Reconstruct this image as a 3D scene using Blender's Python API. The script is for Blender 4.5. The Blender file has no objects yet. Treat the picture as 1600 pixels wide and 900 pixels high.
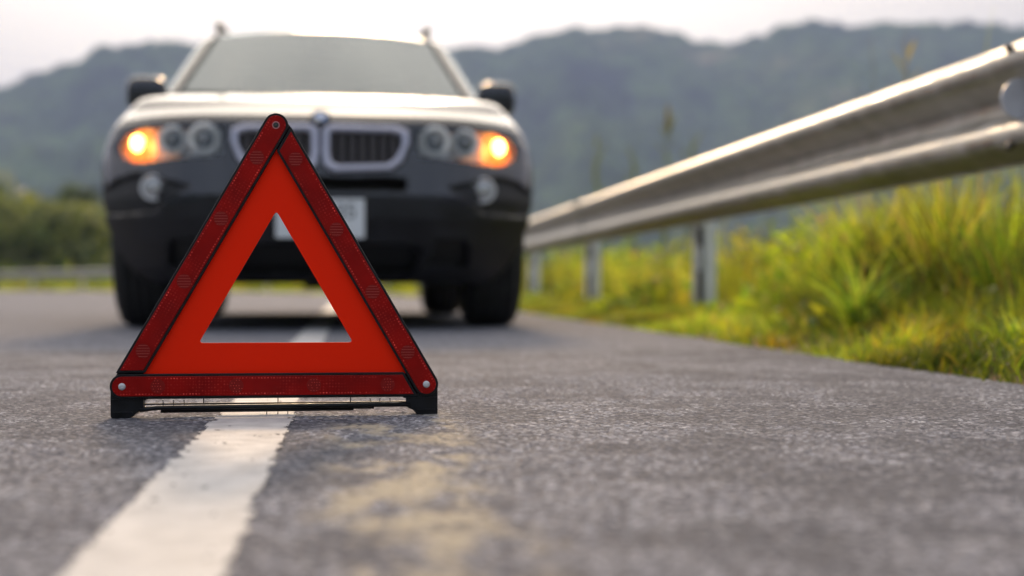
import bpy, math, random
import numpy as np
from mathutils import Vector, Matrix
rng = np.random.default_rng(7); random.seed(7)
PI = math.pi; R = math.radians
C = bpy.context.scene.collection
S = bpy.context.scene

# ------------------------------------------------------------------ camera, sky, sun, exposure
CAMH = 0.179
cd = bpy.data.cameras.new('camera'); cam = bpy.data.objects.new('camera', cd); C.objects.link(cam)
cam.location = (0, 0, CAMH); cam.rotation_euler = (R(90) - 3.0/2222.0, 0, 0)
cd.lens = 50; cd.sensor_width = 36; cd.clip_start = 0.05; cd.clip_end = 9000
cd.dof.use_dof = True; cd.dof.focus_distance = 1.935; cd.dof.aperture_fstop = 2.45
S.camera = cam

SUN_EL, SUN_AZ = 25.0, -5.0           # azimuth from +Y, positive towards +X
sdir = Vector((math.sin(R(SUN_AZ))*math.cos(R(SUN_EL)), math.cos(R(SUN_AZ))*math.cos(R(SUN_EL)), math.sin(R(SUN_EL))))
w = bpy.data.worlds.new('World'); S.world = w; w.use_nodes = True
nt = w.node_tree; nt.nodes.clear(); N = nt.nodes.new; L = nt.links.new
out = N('ShaderNodeOutputWorld'); bg = N('ShaderNodeBackground'); sky = N('ShaderNodeTexSky')
sky.sky_type = 'NISHITA'; sky.sun_disc = False; sky.sun_elevation = R(SUN_EL); sky.sun_rotation = R(SUN_AZ)
sky.dust_density = 2.5; sky.air_density = 1.0; sky.ozone_density = 1.5
bg.inputs[1].default_value = 0.11
tc = N('ShaderNodeTexCoord'); mp = N('ShaderNodeMapping'); mp.inputs['Scale'].default_value = (1, 1, 2.6)
L(tc.outputs['Generated'], mp.inputs[0])
nz = N('ShaderNodeTexNoise'); nz.inputs['Scale'].default_value = 3.2; nz.inputs['Detail'].default_value = 6; nz.inputs['Roughness'].default_value = .55
L(mp.outputs[0], nz.inputs['Vector'])
cr = N('ShaderNodeMapRange'); cr.inputs['From Min'].default_value = .30; cr.inputs['From Max'].default_value = .62
cr.inputs['To Min'].default_value = .62; cr.inputs['To Max'].default_value = .92
L(nz.outputs['Fac'], cr.inputs['Value'])
dot = N('ShaderNodeVectorMath'); dot.operation = 'DOT_PRODUCT'
nrm = N('ShaderNodeVectorMath'); nrm.operation = 'NORMALIZE'; L(tc.outputs['Generated'], nrm.inputs[0])
L(nrm.outputs[0], dot.inputs[0]); dot.inputs[1].default_value = sdir
mx = N('ShaderNodeMath'); mx.operation = 'MAXIMUM'; mx.inputs[1].default_value = 0; L(dot.outputs['Value'], mx.inputs[0])
pw = N('ShaderNodeMath'); pw.operation = 'POWER'; pw.inputs[1].default_value = 7; L(mx.outputs[0], pw.inputs[0])
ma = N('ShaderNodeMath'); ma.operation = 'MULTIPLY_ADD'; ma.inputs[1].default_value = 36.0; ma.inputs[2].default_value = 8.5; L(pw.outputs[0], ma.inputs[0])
sz = N('ShaderNodeSeparateXYZ'); L(nrm.outputs[0], sz.inputs[0])      # thick low cloud band over the hills
lowc = N('ShaderNodeMapRange'); lowc.interpolation_type = 'SMOOTHSTEP'; lowc.inputs['From Min'].default_value = .20; lowc.inputs['From Max'].default_value = .36
lowc.inputs['To Min'].default_value = .46
lowc.inputs['From Max'].default_value = .38; L(sz.outputs[2], lowc.inputs['Value'])
mlow = N('ShaderNodeMath'); mlow.operation = 'MULTIPLY'; mlow.inputs[0].default_value = .11; L(lowc.outputs[0], mlow.inputs[1]); L(mlow.outputs[0], bg.inputs[1])
wc = N('ShaderNodeMix'); wc.data_type = 'RGBA'; wc.inputs[6].default_value = (.78, .87, 1.0, 1); wc.inputs[7].default_value = (1.0, .885, .74, 1)
wr = N('ShaderNodeMapRange'); wr.inputs['From Min'].default_value = -.2; wr.inputs['From Max'].default_value = .7; L(dot.outputs['Value'], wr.inputs['Value']); L(wr.outputs[0], wc.inputs[0])
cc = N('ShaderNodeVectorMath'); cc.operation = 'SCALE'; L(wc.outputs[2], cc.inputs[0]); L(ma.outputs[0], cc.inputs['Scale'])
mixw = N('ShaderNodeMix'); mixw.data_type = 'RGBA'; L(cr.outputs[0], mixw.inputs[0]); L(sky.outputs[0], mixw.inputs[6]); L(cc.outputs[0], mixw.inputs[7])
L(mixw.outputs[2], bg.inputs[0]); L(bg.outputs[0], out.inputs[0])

sl = bpy.data.lights.new('sun', 'SUN'); sl.energy = 2.5; sl.angle = R(8); sl.color = (1.0, .69, .40)
so = bpy.data.objects.new('sun', sl); C.objects.link(so); so.rotation_euler = sdir.to_track_quat('Z', 'Y').to_euler()
S.view_settings.view_transform = 'Standard'; S.view_settings.look = 'None'
S.view_settings.exposure = 0.40; S.view_settings.gamma = 1; S.view_settings.use_curve_mapping = False
S.cycles.use_denoising = True; S.cycles.volume_bounces = 0; S.cycles.max_bounces = 8
S.cycles.volume_step_rate = 4; S.cycles.sample_clamp_indirect = 8

# ------------------------------------------------------------------ helpers
def mat(name, col=(.5, .5, .5), rough=.5, metal=0., spec=.5, coat=0., emit=None, es=0.):
    m = bpy.data.materials.new(name); m.use_nodes = True
    b = m.node_tree.nodes['Principled BSDF']
    b.inputs['Base Color'].default_value = (*col, 1); b.inputs['Roughness'].default_value = rough
    b.inputs['Metallic'].default_value = metal; b.inputs['Specular IOR Level'].default_value = spec
    b.inputs['Coat Weight'].default_value = coat; b.inputs['Coat Roughness'].default_value = .03
    if emit: b.inputs['Emission Color'].default_value = (*emit, 1); b.inputs['Emission Strength'].default_value = es
    return m
def nodes(m): return m.node_tree.nodes, m.node_tree.links, m.node_tree.nodes['Principled BSDF']
def noise_mod(m, c1, c2, scale, detail=4, lo=.35, hi=.65, bump=0., bscale=None, rr=None):
    n, l, b = nodes(m)
    t = n.new('ShaderNodeTexCoord'); x = n.new('ShaderNodeTexNoise'); x.inputs['Scale'].default_value = scale; x.inputs['Detail'].default_value = detail
    l.new(t.outputs['Object'], x.inputs['Vector'])
    r = n.new('ShaderNodeMapRange'); r.inputs['From Min'].default_value = lo; r.inputs['From Max'].default_value = hi; l.new(x.outputs['Fac'], r.inputs['Value'])
    k = n.new('ShaderNodeMix'); k.data_type = 'RGBA'; k.inputs[6].default_value = (*c1, 1); k.inputs[7].default_value = (*c2, 1)
    l.new(r.outputs[0], k.inputs[0]); l.new(k.outputs[2], b.inputs['Base Color'])
    if rr:
        q = n.new('ShaderNodeMapRange'); q.inputs['To Min'].default_value = rr[0]; q.inputs['To Max'].default_value = rr[1]
        l.new(r.outputs[0], q.inputs['Value']); l.new(q.outputs[0], b.inputs['Roughness'])
    if bump:
        x2 = n.new('ShaderNodeTexNoise'); x2.inputs['Scale'].default_value = bscale or scale*3; x2.inputs['Detail'].default_value = 3; l.new(t.outputs['Object'], x2.inputs['Vector'])
        bp = n.new('ShaderNodeBump'); bp.inputs['Strength'].default_value = bump; bp.inputs['Distance'].default_value = .01
        l.new(x2.outputs['Fac'], bp.inputs['Height']); l.new(bp.outputs[0], b.inputs['Normal'])
    return m
def link(o, parent=None):
    C.objects.link(o)
    if parent: o.parent = parent
    return o
def tag(o, label=None, cat=None, group=None, kind=None):
    if label: o['label'] = label
    if cat: o['category'] = cat
    if group: o['group'] = group
    if kind: o['kind'] = kind
    return o
def empty(name, loc=(0, 0, 0), rz=0., label=None, cat=None, group=None):
    o = bpy.data.objects.new(name, None); C.objects.link(o); o.location = loc; o.rotation_euler = (0, 0, rz)
    return tag(o, label, cat, group)
def npmesh(name, V, F, mats, parent=None, mi=None, smooth=True):
    """V (n,3) array, F (m,4) or (m,3) array"""
    V = np.asarray(V, np.float32); F = np.asarray(F, np.int32); k = F.shape[1]
    me = bpy.data.meshes.new(name); me.vertices.add(len(V)); me.vertices.foreach_set('co', V.ravel())
    me.loops.add(F.size); me.loops.foreach_set('vertex_index', F.ravel())
    me.polygons.add(len(F)); me.polygons.foreach_set('loop_start', np.arange(len(F), dtype=np.int32)*k)
    me.polygons.foreach_set('loop_total', np.full(len(F), k, np.int32))
    if smooth: me.polygons.foreach_set('use_smooth', np.ones(len(F), bool))
    if not isinstance(mats, (list, tuple)): mats = [mats]
    for m in mats: me.materials.append(m)
    if mi is not None: me.polygons.foreach_set('material_index', np.asarray(mi, np.int32))
    me.update(); me.validate()
    return link(bpy.data.objects.new(name, me), parent)
class MB:
    def __init__(s): s.v = []; s.f = []; s.m = []; s.sm = []
    def add(s, vs, fs, mi=0, sm=False):
        b = len(s.v); s.v += [tuple(v) for v in vs]; s.f += [tuple(b+i for i in f) for f in fs]; s.m += [mi]*len(fs); s.sm += [sm]*len(fs); return s
    def box(s, c, d, mi=0, M=None):
        x, y, z = c; a, b, e = d[0]/2, d[1]/2, d[2]/2
        vs = [Vector((x+i*a, y+j*b, z+k*e)) for i in (-1, 1) for j in (-1, 1) for k in (-1, 1)]
        if M: vs = [M @ v for v in vs]
        return s.add(vs, [(0, 1, 3, 2), (4, 6, 7, 5), (0, 4, 5, 1), (2, 3, 7, 6), (0, 2, 6, 4), (1, 5, 7, 3)], mi)
    def prism(s, poly, y0, y1, mi=0, M=None):
        """poly in XZ (counter clockwise seen from -Y), extruded in y"""
        n = len(poly); vs = [Vector((x, y0, z)) for x, z in poly] + [Vector((x, y1, z)) for x, z in poly]
        if M: vs = [M @ v for v in vs]
        return s.add(vs, [tuple(range(n)), tuple(range(2*n-1, n-1, -1))] + [(i, n+i, n+(i+1) % n, (i+1) % n) for i in range(n)], mi)
    def tube(s, pts, r, n=8, mi=0, closed=False):
        pts = [Vector(p) for p in pts]; k = len(pts); vs = []
        rs = r if isinstance(r, (list, tuple)) else [r]*k
        for i, p in enumerate(pts):
            a = pts[(i-1) % k] if (closed or i > 0) else p; b = pts[(i+1) % k] if (closed or i < k-1) else p
            t = (b-a).normalized(); u = t.orthogonal().normalized() if i == 0 else (u - t*u.dot(t)).normalized()
            v = t.cross(u)
            vs += [p + rs[i]*(math.cos(2*PI*j/n)*u + math.sin(2*PI*j/n)*v) for j in range(n)]
        fs = [(i*n+j, i*n+(j+1) % n, ((i+1) % k)*n+(j+1) % n, ((i+1) % k)*n+j) for i in range(k if closed else k-1) for j in range(n)]
        if not closed: fs += [tuple(range(n-1, -1, -1)), tuple(range((k-1)*n, k*n))]
        return s.add(vs, fs, mi, True)
    def lathe(s, prof, c, axis='Y', n=32, mi=0, cap=True):
        """prof list of (r, h) about axis"""
        c = Vector(c); vs = []
        for r, h in prof:
            for j in range(n):
                a = 2*PI*j/n; p = (r*math.cos(a), h, r*math.sin(a)) if axis == 'Y' else ((h, r*math.cos(a), r*math.sin(a)) if axis == 'X' else (r*math.cos(a), r*math.sin(a), h))
                vs.append(c + Vector(p))
        k = len(prof); fs = [(i*n+j, i*n+(j+1) % n, (i+1)*n+(j+1) % n, (i+1)*n+j) for i in range(k-1) for j in range(n)]
        if cap: fs += [tuple(range(n-1, -1, -1)), tuple(range((k-1)*n, k*n))]
        return s.add(vs, fs, mi, True)
    def sup(s, c, r, e=.5, n=24, mi=0, M=None):
        vs = []; m = n//2
        f = lambda w: math.copysign(abs(w)**e, w)
        for i in range(m+1):
            p = -PI/2 + PI*i/m
            for j in range(n):
                a = 2*PI*j/n; vs.append(Vector(c) + Vector((r[0]*f(math.cos(p))*f(math.cos(a)), r[1]*f(math.cos(p))*f(math.sin(a)), r[2]*f(math.sin(p)))))
        if M: vs = [M @ v for v in vs]
        return s.add(vs, [(i*n+j, i*n+(j+1) % n, (i+1)*n+(j+1) % n, (i+1)*n+j) for i in range(m) for j in range(n)], mi, True)
    def build(s, name, mats, parent=None, bevel=0.):
        me = bpy.data.meshes.new(name); me.from_pydata(s.v, [], s.f)
        for m in (mats if isinstance(mats, (list, tuple)) else [mats]): me.materials.append(m)
        me.polygons.foreach_set('material_index', s.m); me.polygons.foreach_set('use_smooth', s.sm); me.update()
        o = link(bpy.data.objects.new(name, me), parent)
        if bevel:
            b = o.modifiers.new('b', 'BEVEL'); b.width = bevel; b.segments = 2; b.limit_method = 'ANGLE'; b.angle_limit = R(40)
        return o
def grid_faces(nu, nv):
    i = np.arange((nu-1)*(nv-1)); a = (i//(nv-1))*nv + i % (nv-1)
    return np.stack([a, a+nv, a+nv+1, a+1], 1)
def h2(ix, iy, k=0):
    ix = ix.astype(np.int64); iy = iy.astype(np.int64)
    h = (ix*374761393 + iy*668265263 + k*1442695041) & 0xffffffff
    h = ((h ^ (h >> 13))*1274126177) & 0xffffffff; h = ((h ^ (h >> 15))*2246822519) & 0xffffffff
    return ((h ^ (h >> 16)) & 0xffffff)/16777216.0
def vnoise(x, y, k=0):
    x0 = np.floor(x); y0 = np.floor(y); fx = x-x0; fy = y-y0; fx = fx*fx*(3-2*fx); fy = fy*fy*(3-2*fy)
    return (h2(x0, y0, k)*(1-fx) + h2(x0+1, y0, k)*fx)*(1-fy) + (h2(x0, y0+1, k)*(1-fx) + h2(x0+1, y0+1, k)*fx)*fy
def fbm(x, y, o=4, k=0):
    s = 0; a = .5
    for i in range(o): s = s + a*vnoise(x, y, k+i); x = x*2.03+11.7; y = y*2.03-5.1; a *= .5
    return s/(1-.5**o)
def interp(x, tab):
    t = np.array(tab); return np.interp(x, t[:, 0], t[:, 1])

# ------------------------------------------------------------------ road axis: right asphalt edge, straight then bending left
TH = math.atan(.1155); E0 = np.array([1.2082, 0.0]); DV = np.array([-math.sin(TH), math.cos(TH)]); QV = np.array([math.cos(TH), math.sin(TH)])
T0, RAD = 22.0, 50.0; CARC = E0 + DV*T0 - QV*RAD
def tq_to_xy(t, q):
    t = np.asarray(t, float); q = np.asarray(q, float); t, q = np.broadcast_arrays(t, q)
    ph = np.maximum(t-T0, 0)/RAD; ts = np.minimum(t, T0)
    sx = E0[0] + DV[0]*ts + QV[0]*q; sy = E0[1] + DV[1]*ts + QV[1]*q
    rr = RAD + q; ax = CARC[0] + rr*(QV[0]*np.cos(ph)+DV[0]*np.sin(ph)); ay = CARC[1] + rr*(QV[1]*np.cos(ph)+DV[1]*np.sin(ph))
    return np.where(t > T0, ax, sx), np.where(t > T0, ay, sy)
def xy_to_tq(x, y):
    dx = x-E0[0]; dy = y-E0[1]; t = dx*DV[0]+dy*DV[1]; q = dx*QV[0]+dy*QV[1]
    ex = x-CARC[0]; ey = y-CARC[1]; a = ex*QV[0]+ey*QV[1]; b = ex*DV[0]+ey*DV[1]; ph = np.arctan2(b, a)
    return np.where(t > T0, T0+np.maximum(ph, 0)*RAD, t), np.where(t > T0, np.hypot(a, b)-RAD, q)
ROADW = 8.6; LINEQ = -1.325

# ------------------------------------------------------------------ ground, hills
M_soil = noise_mod(mat('soil', rough=.95, spec=.2), (.10, .075, .04), (.13, .15, .035), 1.6, 6, bump=.6, bscale=20)
def ground_z(x, y):
    t, q = xy_to_tq(x, y)
    z = np.where(q > 0, -.05 - np.clip(q-1.7, 0, None)*.28, -.05)
    z = np.where(q > 30, -7.9-(q-30)*.08, z); z = np.maximum(z, -22)
    zl = np.where(q < -ROADW, -.04 - np.clip(-q-ROADW-.5, 0, 12)*.02, -.04)
    z = np.where(q > 0, z, np.where(q < -ROADW, zl, -.05))
    return z
rr = np.concatenate([np.arange(.0, 12, .35), np.geomspace(12, 3600, 110)]); aa = np.linspace(0, 2*PI, 361)
RG, AG = np.meshgrid(rr, aa, indexing='ij'); X = RG*np.sin(AG); Y = RG*np.cos(AG) + 3
npmesh('ground', np.stack([X, Y, ground_z(X, Y)], -1).reshape(-1, 3), grid_faces(len(rr), len(aa))[:, ::-1], M_soil)['kind'] = 'structure'

M_hill = mat('forest_hill', rough=1, spec=0)
n, l, b = nodes(M_hill)
t = n.new('ShaderNodeTexCoord'); x1 = n.new('ShaderNodeTexNoise'); x1.inputs['Scale'].default_value = .006; x1.inputs['Detail'].default_value = 8; x1.inputs['Roughness'].default_value = .62
l.new(t.outputs['Object'], x1.inputs['Vector'])
r1 = n.new('ShaderNodeValToRGB'); r1.color_ramp.elements[0].position = .33; r1.color_ramp.elements[0].color = (.010, .018, .010, 1)
r1.color_ramp.elements[1].position = .74; r1.color_ramp.elements[1].color = (.40, .32, .18, 1)
e = r1.color_ramp.elements.new(.50); e.color = (.07, .11, .03, 1); e = r1.color_ramp.elements.new(.66); e.color = (.10, .13, .045, 1)
x3 = n.new('ShaderNodeTexNoise'); x3.inputs['Scale'].default_value = .045; x3.inputs['Detail'].default_value = 6; x3.inputs['Roughness'].default_value = .7; l.new(t.outputs['Object'], x3.inputs['Vector'])
q3 = n.new('ShaderNodeMapRange'); q3.inputs['From Min'].default_value = .36; q3.inputs['From Max'].default_value = .66; q3.inputs['To Min'].default_value = .25; q3.inputs['To Max'].default_value = 1.7; l.new(x3.outputs['Fac'], q3.inputs['Value'])
v3 = n.new('ShaderNodeVectorMath'); v3.operation = 'SCALE'; l.new(r1.outputs[0], v3.inputs[0]); l.new(q3.outputs[0], v3.inputs['Scale'])
l.new(x1.outputs['Fac'], r1.inputs[0]); l.new(v3.outputs[0], b.inputs['Base Color'])
ridge = [(-3000, 120), (-800, 230), (-300, 210), (0, 139), (40, 118), (85, 103), (120, 95), (150, 72), (200, 65), (250, 62), (290, 65), (340, 72), (500, 90), (620, 84), (710, 72), (780, 73), (830, 55),
         (880, 45), (950, 43), (1015, 40), (1060, 48), (1095, 61), (1130, 64), (1190, 55), (1220, 38), (1270, 28), (1330, 38), (1400, 32), (1500, 34), (1600, 42), (1900, 70), (2600, 130), (4500, 250)]
az = np.concatenate([np.linspace(-62, -24, 120), np.linspace(-23.9, 24, 560), np.linspace(24.1, 62, 120), np.linspace(65, 298, 160)])*PI/180
rb = np.concatenate([np.linspace(330, 1350, 150), np.linspace(1356, 1500, 26), np.linspace(1560, 2400, 12)])
AZ, RB = np.meshgrid(az, rb, indexing='ij'); back = AZ > R(62.5); px = np.where(back, 0, 800+2222*np.tan(np.where(back, 0, AZ)))
yr = interp(px, ridge); el = (447-yr)/2222*np.cos(AZ)
el = np.where(back, .16+.10*fbm(AZ*3.0+7, AZ*0, 3, 44)*np.clip((AZ-R(62))/R(25), 0, 1), el)
X = RB*np.sin(AZ); Y = RB*np.cos(AZ)
Rr = 1500 - 180*fbm(px/900.+3, px*0, 2, 40); H = el*Rr + CAMH
u = (RB-330)/(Rr-330)
n1 = fbm(X/260, Y/420, 5, 60); n2 = np.abs(fbm(X/110+9, Y/300, 4, 70)-.5)*2
prof = np.where(u < 1, .16*np.clip(u, 0, 1)**.7 + .84*np.clip(u, 0, 1)**2.1, 1-(u-1)*.9)
Z = -24 + (H+24)*prof
env = np.sin(np.clip(u, 0, 1)*PI)**.8
low = np.clip(1.15*(prof/np.maximum(u, 1e-3)), 0, 1)
Z = Z - env*((n2-.15)*130 + (n1-.4)*80)*.8*np.clip(u*2.5, 0, 1)
ang = (Z-CAMH)/RB; Z = np.where((u < 1) & (ang > el*.985), el*.985*RB, Z)
Z = Z + (vnoise(X/9, Y/9, 5)*7 + vnoise(X/4, Y/4, 6)*3.5 - 5)*np.clip(u*4, 0, 1)
Z = np.maximum(Z, -26)
npmesh('hills', np.stack([X, Y, Z], -1).reshape(-1, 3), grid_faces(len(az), len(rb)), M_hill)['kind'] = 'structure'

# ------------------------------------------------------------------ road with real aggregate relief near the camera
def lines(segs):
    o = []
    for a, b, d in segs: o.append(np.arange(a, b-1e-9, d))
    o.append([segs[-1][1]]); return np.concatenate(o)
tl = lines([(-25, -1, 2), (-1, .4, .2), (.4, .9, .01), (.9, 2.9, .0042), (2.9, 3.6, .01), (3.6, 6, .03), (6, 22, .4), (22, 150, 1.0)])
ql = lines([(-ROADW, -3, .5), (-3, -2.1, .05), (-2.1, -.25, .0046), (-.25, -.02, .01), (-.02, 0, .01)])
def stones(t, q):
    h = np.zeros_like(t)
    for cell, amp, k in ((.0074, 1.0, 0), (.0050, .8, 50)):
        ct = np.floor(t/cell); cq = np.floor(q/cell)
        for i in (-1, 0, 1):
            for j in (-1, 0, 1):
                a = ct+i; c = cq+j; r = .42+.4*h2(a, c, k+3)
                d2 = ((t/cell-a-h2(a, c, k+1))**2 + (q/cell-c-h2(a, c, k+2))**2)/(r*r)
                h = np.maximum(h, amp*(.45+.55*h2(a, c, k+4))*np.sqrt(np.clip(1-d2*.8, 0, 1)))
    return h
TT, QQ = np.meshgrid(tl, ql, indexing='ij')
def fadew(t, q): return np.clip((t-.4)/.4, 0, 1)*np.clip((4.2-t)/1.4, 0, 1)*np.clip((q+2.3)/.4, 0, 1)
def base_h(t, q): return (fbm(t*14, q*14, 3, 20)-.5)*.0018*fadew(t, q)
ST = stones(TT, QQ); fw = fadew(TT, QQ)
wear = np.clip(fbm(TT*9, QQ*9, 4, 33)*2.2-.35, .55, 1)
HH = base_h(TT, QQ) + ST*.0029*fw*wear
edge = np.where(QQ > -.03, (QQ+.03)/.03, 0)
Q2 = QQ + edge*(.05*fbm(TT*2.5, QQ*0, 4, 81)-.03)
X, Y = tq_to_xy(TT, Q2)
M_road = mat('asphalt', rough=.9, spec=.12)
o = npmesh('road', np.stack([X, Y, HH], -1).reshape(-1, 3), grid_faces(len(tl), len(ql))[:, ::-1], M_road); o['kind'] = 'structure'
at = o.data.attributes.new('pit', 'FLOAT', 'POINT'); at.data.foreach_set('value', np.where(fw > .02, ST*wear, .62).ravel().astype(np.float32))
at = o.data.attributes.new('tq', 'FLOAT_VECTOR', 'POINT'); at.data.foreach_set('vector', np.stack([TT, QQ, TT*0], -1).ravel().astype(np.float32))
n, l, b = nodes(M_road)
a1 = n.new('ShaderNodeAttribute'); a1.attribute_name = 'pit'; a2 = n.new('ShaderNodeAttribute'); a2.attribute_name = 'tq'
def noise(vec, sc, de=3, ro=.5):
    x = n.new('ShaderNodeTexNoise'); x.inputs['Scale'].default_value = sc; x.inputs['Detail'].default_value = de; x.inputs['Roughness'].default_value = ro; l.new(vec, x.inputs['Vector']); return x.outputs['Fac']
def mrange(v, a, c, d=0., e=1.):
    x = n.new('ShaderNodeMapRange'); x.inputs['From Min'].default_value = a; x.inputs['From Max'].default_value = c; x.inputs['To Min'].default_value = d; x.inputs['To Max'].default_value = e
    l.new(v, x.inputs['Value']); return x.outputs[0]
def mixc(f, c1, c2):
    x = n.new('ShaderNodeMix'); x.data_type = 'RGBA'
    if hasattr(f, 'links'): l.new(f, x.inputs[0])
    else: x.inputs[0].default_value = f
    for c_, i in ((c1, 6), (c2, 7)):
        if hasattr(c_, 'links'): l.new(c_, x.inputs[i])
        else: x.inputs[i].default_value = (*c_, 1)
    return x.outputs[2]
def mth(op, a, c=None):
    x = n.new('ShaderNodeMath'); x.operation = op
    for i, v in ((0, a), (1, c)):
        if v is None: continue
        if hasattr(v, 'links'): l.new(v, x.inputs[i])
        else: x.inputs[i].default_value = v
    return x.outputs[0]
vec = a2.outputs['Vector']
vo = n.new('ShaderNodeTexVoronoi'); vo.inputs['Scale'].default_value = 185; l.new(vec, vo.inputs['Vector'])
sp = n.new('ShaderNodeSeparateColor'); l.new(vo.outputs['Color'], sp.inputs[0])
stone = n.new('ShaderNodeValToRGB'); l.new(sp.outputs[0], stone.inputs[0])
cr_ = stone.color_ramp; cr_.elements[0].color = (.08, .08, .086, 1); cr_.elements[1].color = (.50, .48, .46, 1); cr_.elements[1].position = 1
for p, c_ in ((.35, (.15, .148, .152)), (.7, (.235, .23, .232)), (.9, (.35, .345, .34)), (.97, (.46, .45, .44))): e = cr_.elements.new(p); e.color = (*c_, 1)
big = mrange(noise(vec, 1.3, 6, .6), .3, .7); med = mrange(noise(vec, 16, 4), .3, .7)
col = mixc(mrange(a1.outputs['Fac'], .12, .55), (.062, .062, .068), stone.outputs[0])
tint = mixc(big, (.80, .835, .97), (.94, .96, 1.07)); tint2 = mixc(med, (.94, .94, .96), (1.05, 1.05, 1.04))
def mul(c1, c2):
    x = n.new('ShaderNodeMix'); x.data_type = 'RGBA'; x.blend_type = 'MULTIPLY'; x.inputs[0].default_value = 1
    l.new(c1, x.inputs[6]); l.new(c2, x.inputs[7]); return x.outputs[2]
col = mul(mul(col, tint), tint2)
# worn remains of an old cream line right of the white one
sx = n.new('ShaderNodeSeparateXYZ'); l.new(vec, sx.inputs[0])
qc = mth('ABSOLUTE', mth('ADD', sx.outputs[1], 1.14)); band = mrange(qc, .055, .10, 1, 0)
tr = mth('MULTIPLY', mrange(sx.outputs[0], 1.95, 2.2, 1, 0), mrange(sx.outputs[0], .2, .5))
mp_ = n.new('ShaderNodeMapping'); mp_.inputs['Scale'].default_value = (7, 11, 1); l.new(vec, mp_.inputs[0])
pt = mrange(noise(mp_.outputs[0], 1.0, 6, .62), .47, .57); pt2 = mrange(a1.outputs['Fac'], .2, .5)
old = mth('MULTIPLY', mth('MULTIPLY', band, tr), mth('MULTIPLY', pt, mth('MULTIPLY', pt2, .85)))
col = mixc(old, col, (.44, .38, .285))
l.new(col, b.inputs['Base Color'])
l.new(mrange(sp.outputs[1], 0, 1, .75, 1.), b.inputs['Roughness'])
bp = n.new('ShaderNodeBump'); bp.inputs['Strength'].default_value = .55; bp.inputs['Distance'].default_value = .004
l.new(mth('ADD', mrange(vo.outputs['Distance'], 0, .6, 1, 0), noise(vec, 420, 2)), bp.inputs['Height']); l.new(bp.outputs[0], b.inputs['Normal'])

# white edge line: thermoplastic strip with ragged edges
lt = lines([(-20, 0, 1), (0, .4, .05), (.4, 3.2, .003), (3.2, 8, .05), (8, 22, .5), (22, 150, 1)])
lq = np.linspace(-.054, .054, 37) + LINEQ
T2, Q3 = np.meshgrid(lt, lq, indexing='ij')
hh = base_h(T2, Q3) + (stones(T2, Q3)*.35*.0029 + .0029)*np.where(fadew(T2, Q3) > 0, 1, .9)
hh = np.where(fadew(T2, Q3) > .3, hh, np.maximum(hh, .004))
X, Y = tq_to_xy(T2, Q3); F = grid_faces(len(lt), len(lq))[:, ::-1]
tm = T2.reshape(-1)[F].mean(1); qm = Q3.reshape(-1)[F].mean(1)-LINEQ
rag = .0505 + (fbm(tm*60, qm*0+np.sign(qm)*7, 4, 90)-.5)*.012 + (fbm(tm*9, np.sign(qm)*3, 2, 95)-.5)*.006
hole = (fbm(tm*40, qm*90, 3, 99) > .84) | ((fbm(tm*30, qm*60, 4, 101)+ .22*(np.abs(qm)/.05)**3) > .86)
F = F[(np.abs(qm) < rag) & ~(hole & (tm < 6))]
M_line = noise_mod(mat('road_paint', rough=.7), (.40, .395, .40), (.54, .53, .53), 26, 7, bump=.35, bscale=300)
npmesh('road_marking', np.stack([X, Y, hh], -1).reshape(-1, 3), F, M_line)['kind'] = 'structure'

# verge soil strip
vt = lines([(-2, 1, .2), (1, 14, .05), (14, 30, .3), (30, 110, 1)]); vq = np.concatenate([np.linspace(-.03, 1.0, 26), np.linspace(1.1, 2.6, 10)])
TV, QVV = np.meshgrid(vt, vq, indexing='ij')
zv = -.012 + np.clip(QVV/.15, 0, 1)*.03*fbm(TV*7, QVV*7, 4, 120)*1.4 + .03*np.clip(QVV-.3, 0, 1) - np.clip(QVV-1.7, 0, 3)*.28
def verge_z(t, q): return -.012 + np.clip(q/.15, 0, 1)*.03*fbm(t*7, q*7, 4, 120)*1.4 + .03*np.clip(q-.3, 0, 1) - np.clip(q-1.7, 0, None)*.28
X, Y = tq_to_xy(TV, QVV)
M_verge = noise_mod(mat('verge_soil', rough=.95, spec=.2), (.07, .05, .03), (.20, .13, .07), 9, 6, bump=.8, bscale=60)
npmesh('verge', np.stack([X, Y, zv], -1).reshape(-1, 3), grid_faces(len(vt), len(vq))[:, ::-1], M_verge)['kind'] = 'structure'

# ------------------------------------------------------------------ grass
def leaf_mat(name, transl=.5, colattr=True, base=(.1, .14, .03)):
    m = bpy.data.materials.new(name); m.use_nodes = True; n = m.node_tree.nodes; l = m.node_tree.links; n.clear()
    o = n.new('ShaderNodeOutputMaterial'); d = n.new('ShaderNodeBsdfPrincipled'); d.inputs['Roughness'].default_value = .55; d.inputs['Specular IOR Level'].default_value = .3
    t = n.new('ShaderNodeBsdfTranslucent'); mx = n.new('ShaderNodeMixShader'); mx.inputs[0].default_value = transl
    if colattr:
        a = n.new('ShaderNodeAttribute'); a.attribute_name = 'tint'; l.new(a.outputs['Color'], d.inputs['Base Color'])
        h = n.new('ShaderNodeMix'); h.data_type = 'RGBA'; h.blend_type = 'MULTIPLY'; h.inputs[0].default_value = 1; h.inputs[7].default_value = (1.7, 1.75, 1.0, 1)
        l.new(a.outputs['Color'], h.inputs[6]); l.new(h.outputs[2], t.inputs[0])
    else:
        d.inputs['Base Color'].default_value = (*base, 1); t.inputs[0].default_value = (*[c*1.5 for c in base], 1)
    l.new(d.outputs[0], mx.inputs[1]); l.new(t.outputs[0], mx.inputs[2]); l.new(mx.outputs[0], o.inputs[0])
    return m
M_grass = leaf_mat('grass_blade', .5)
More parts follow.
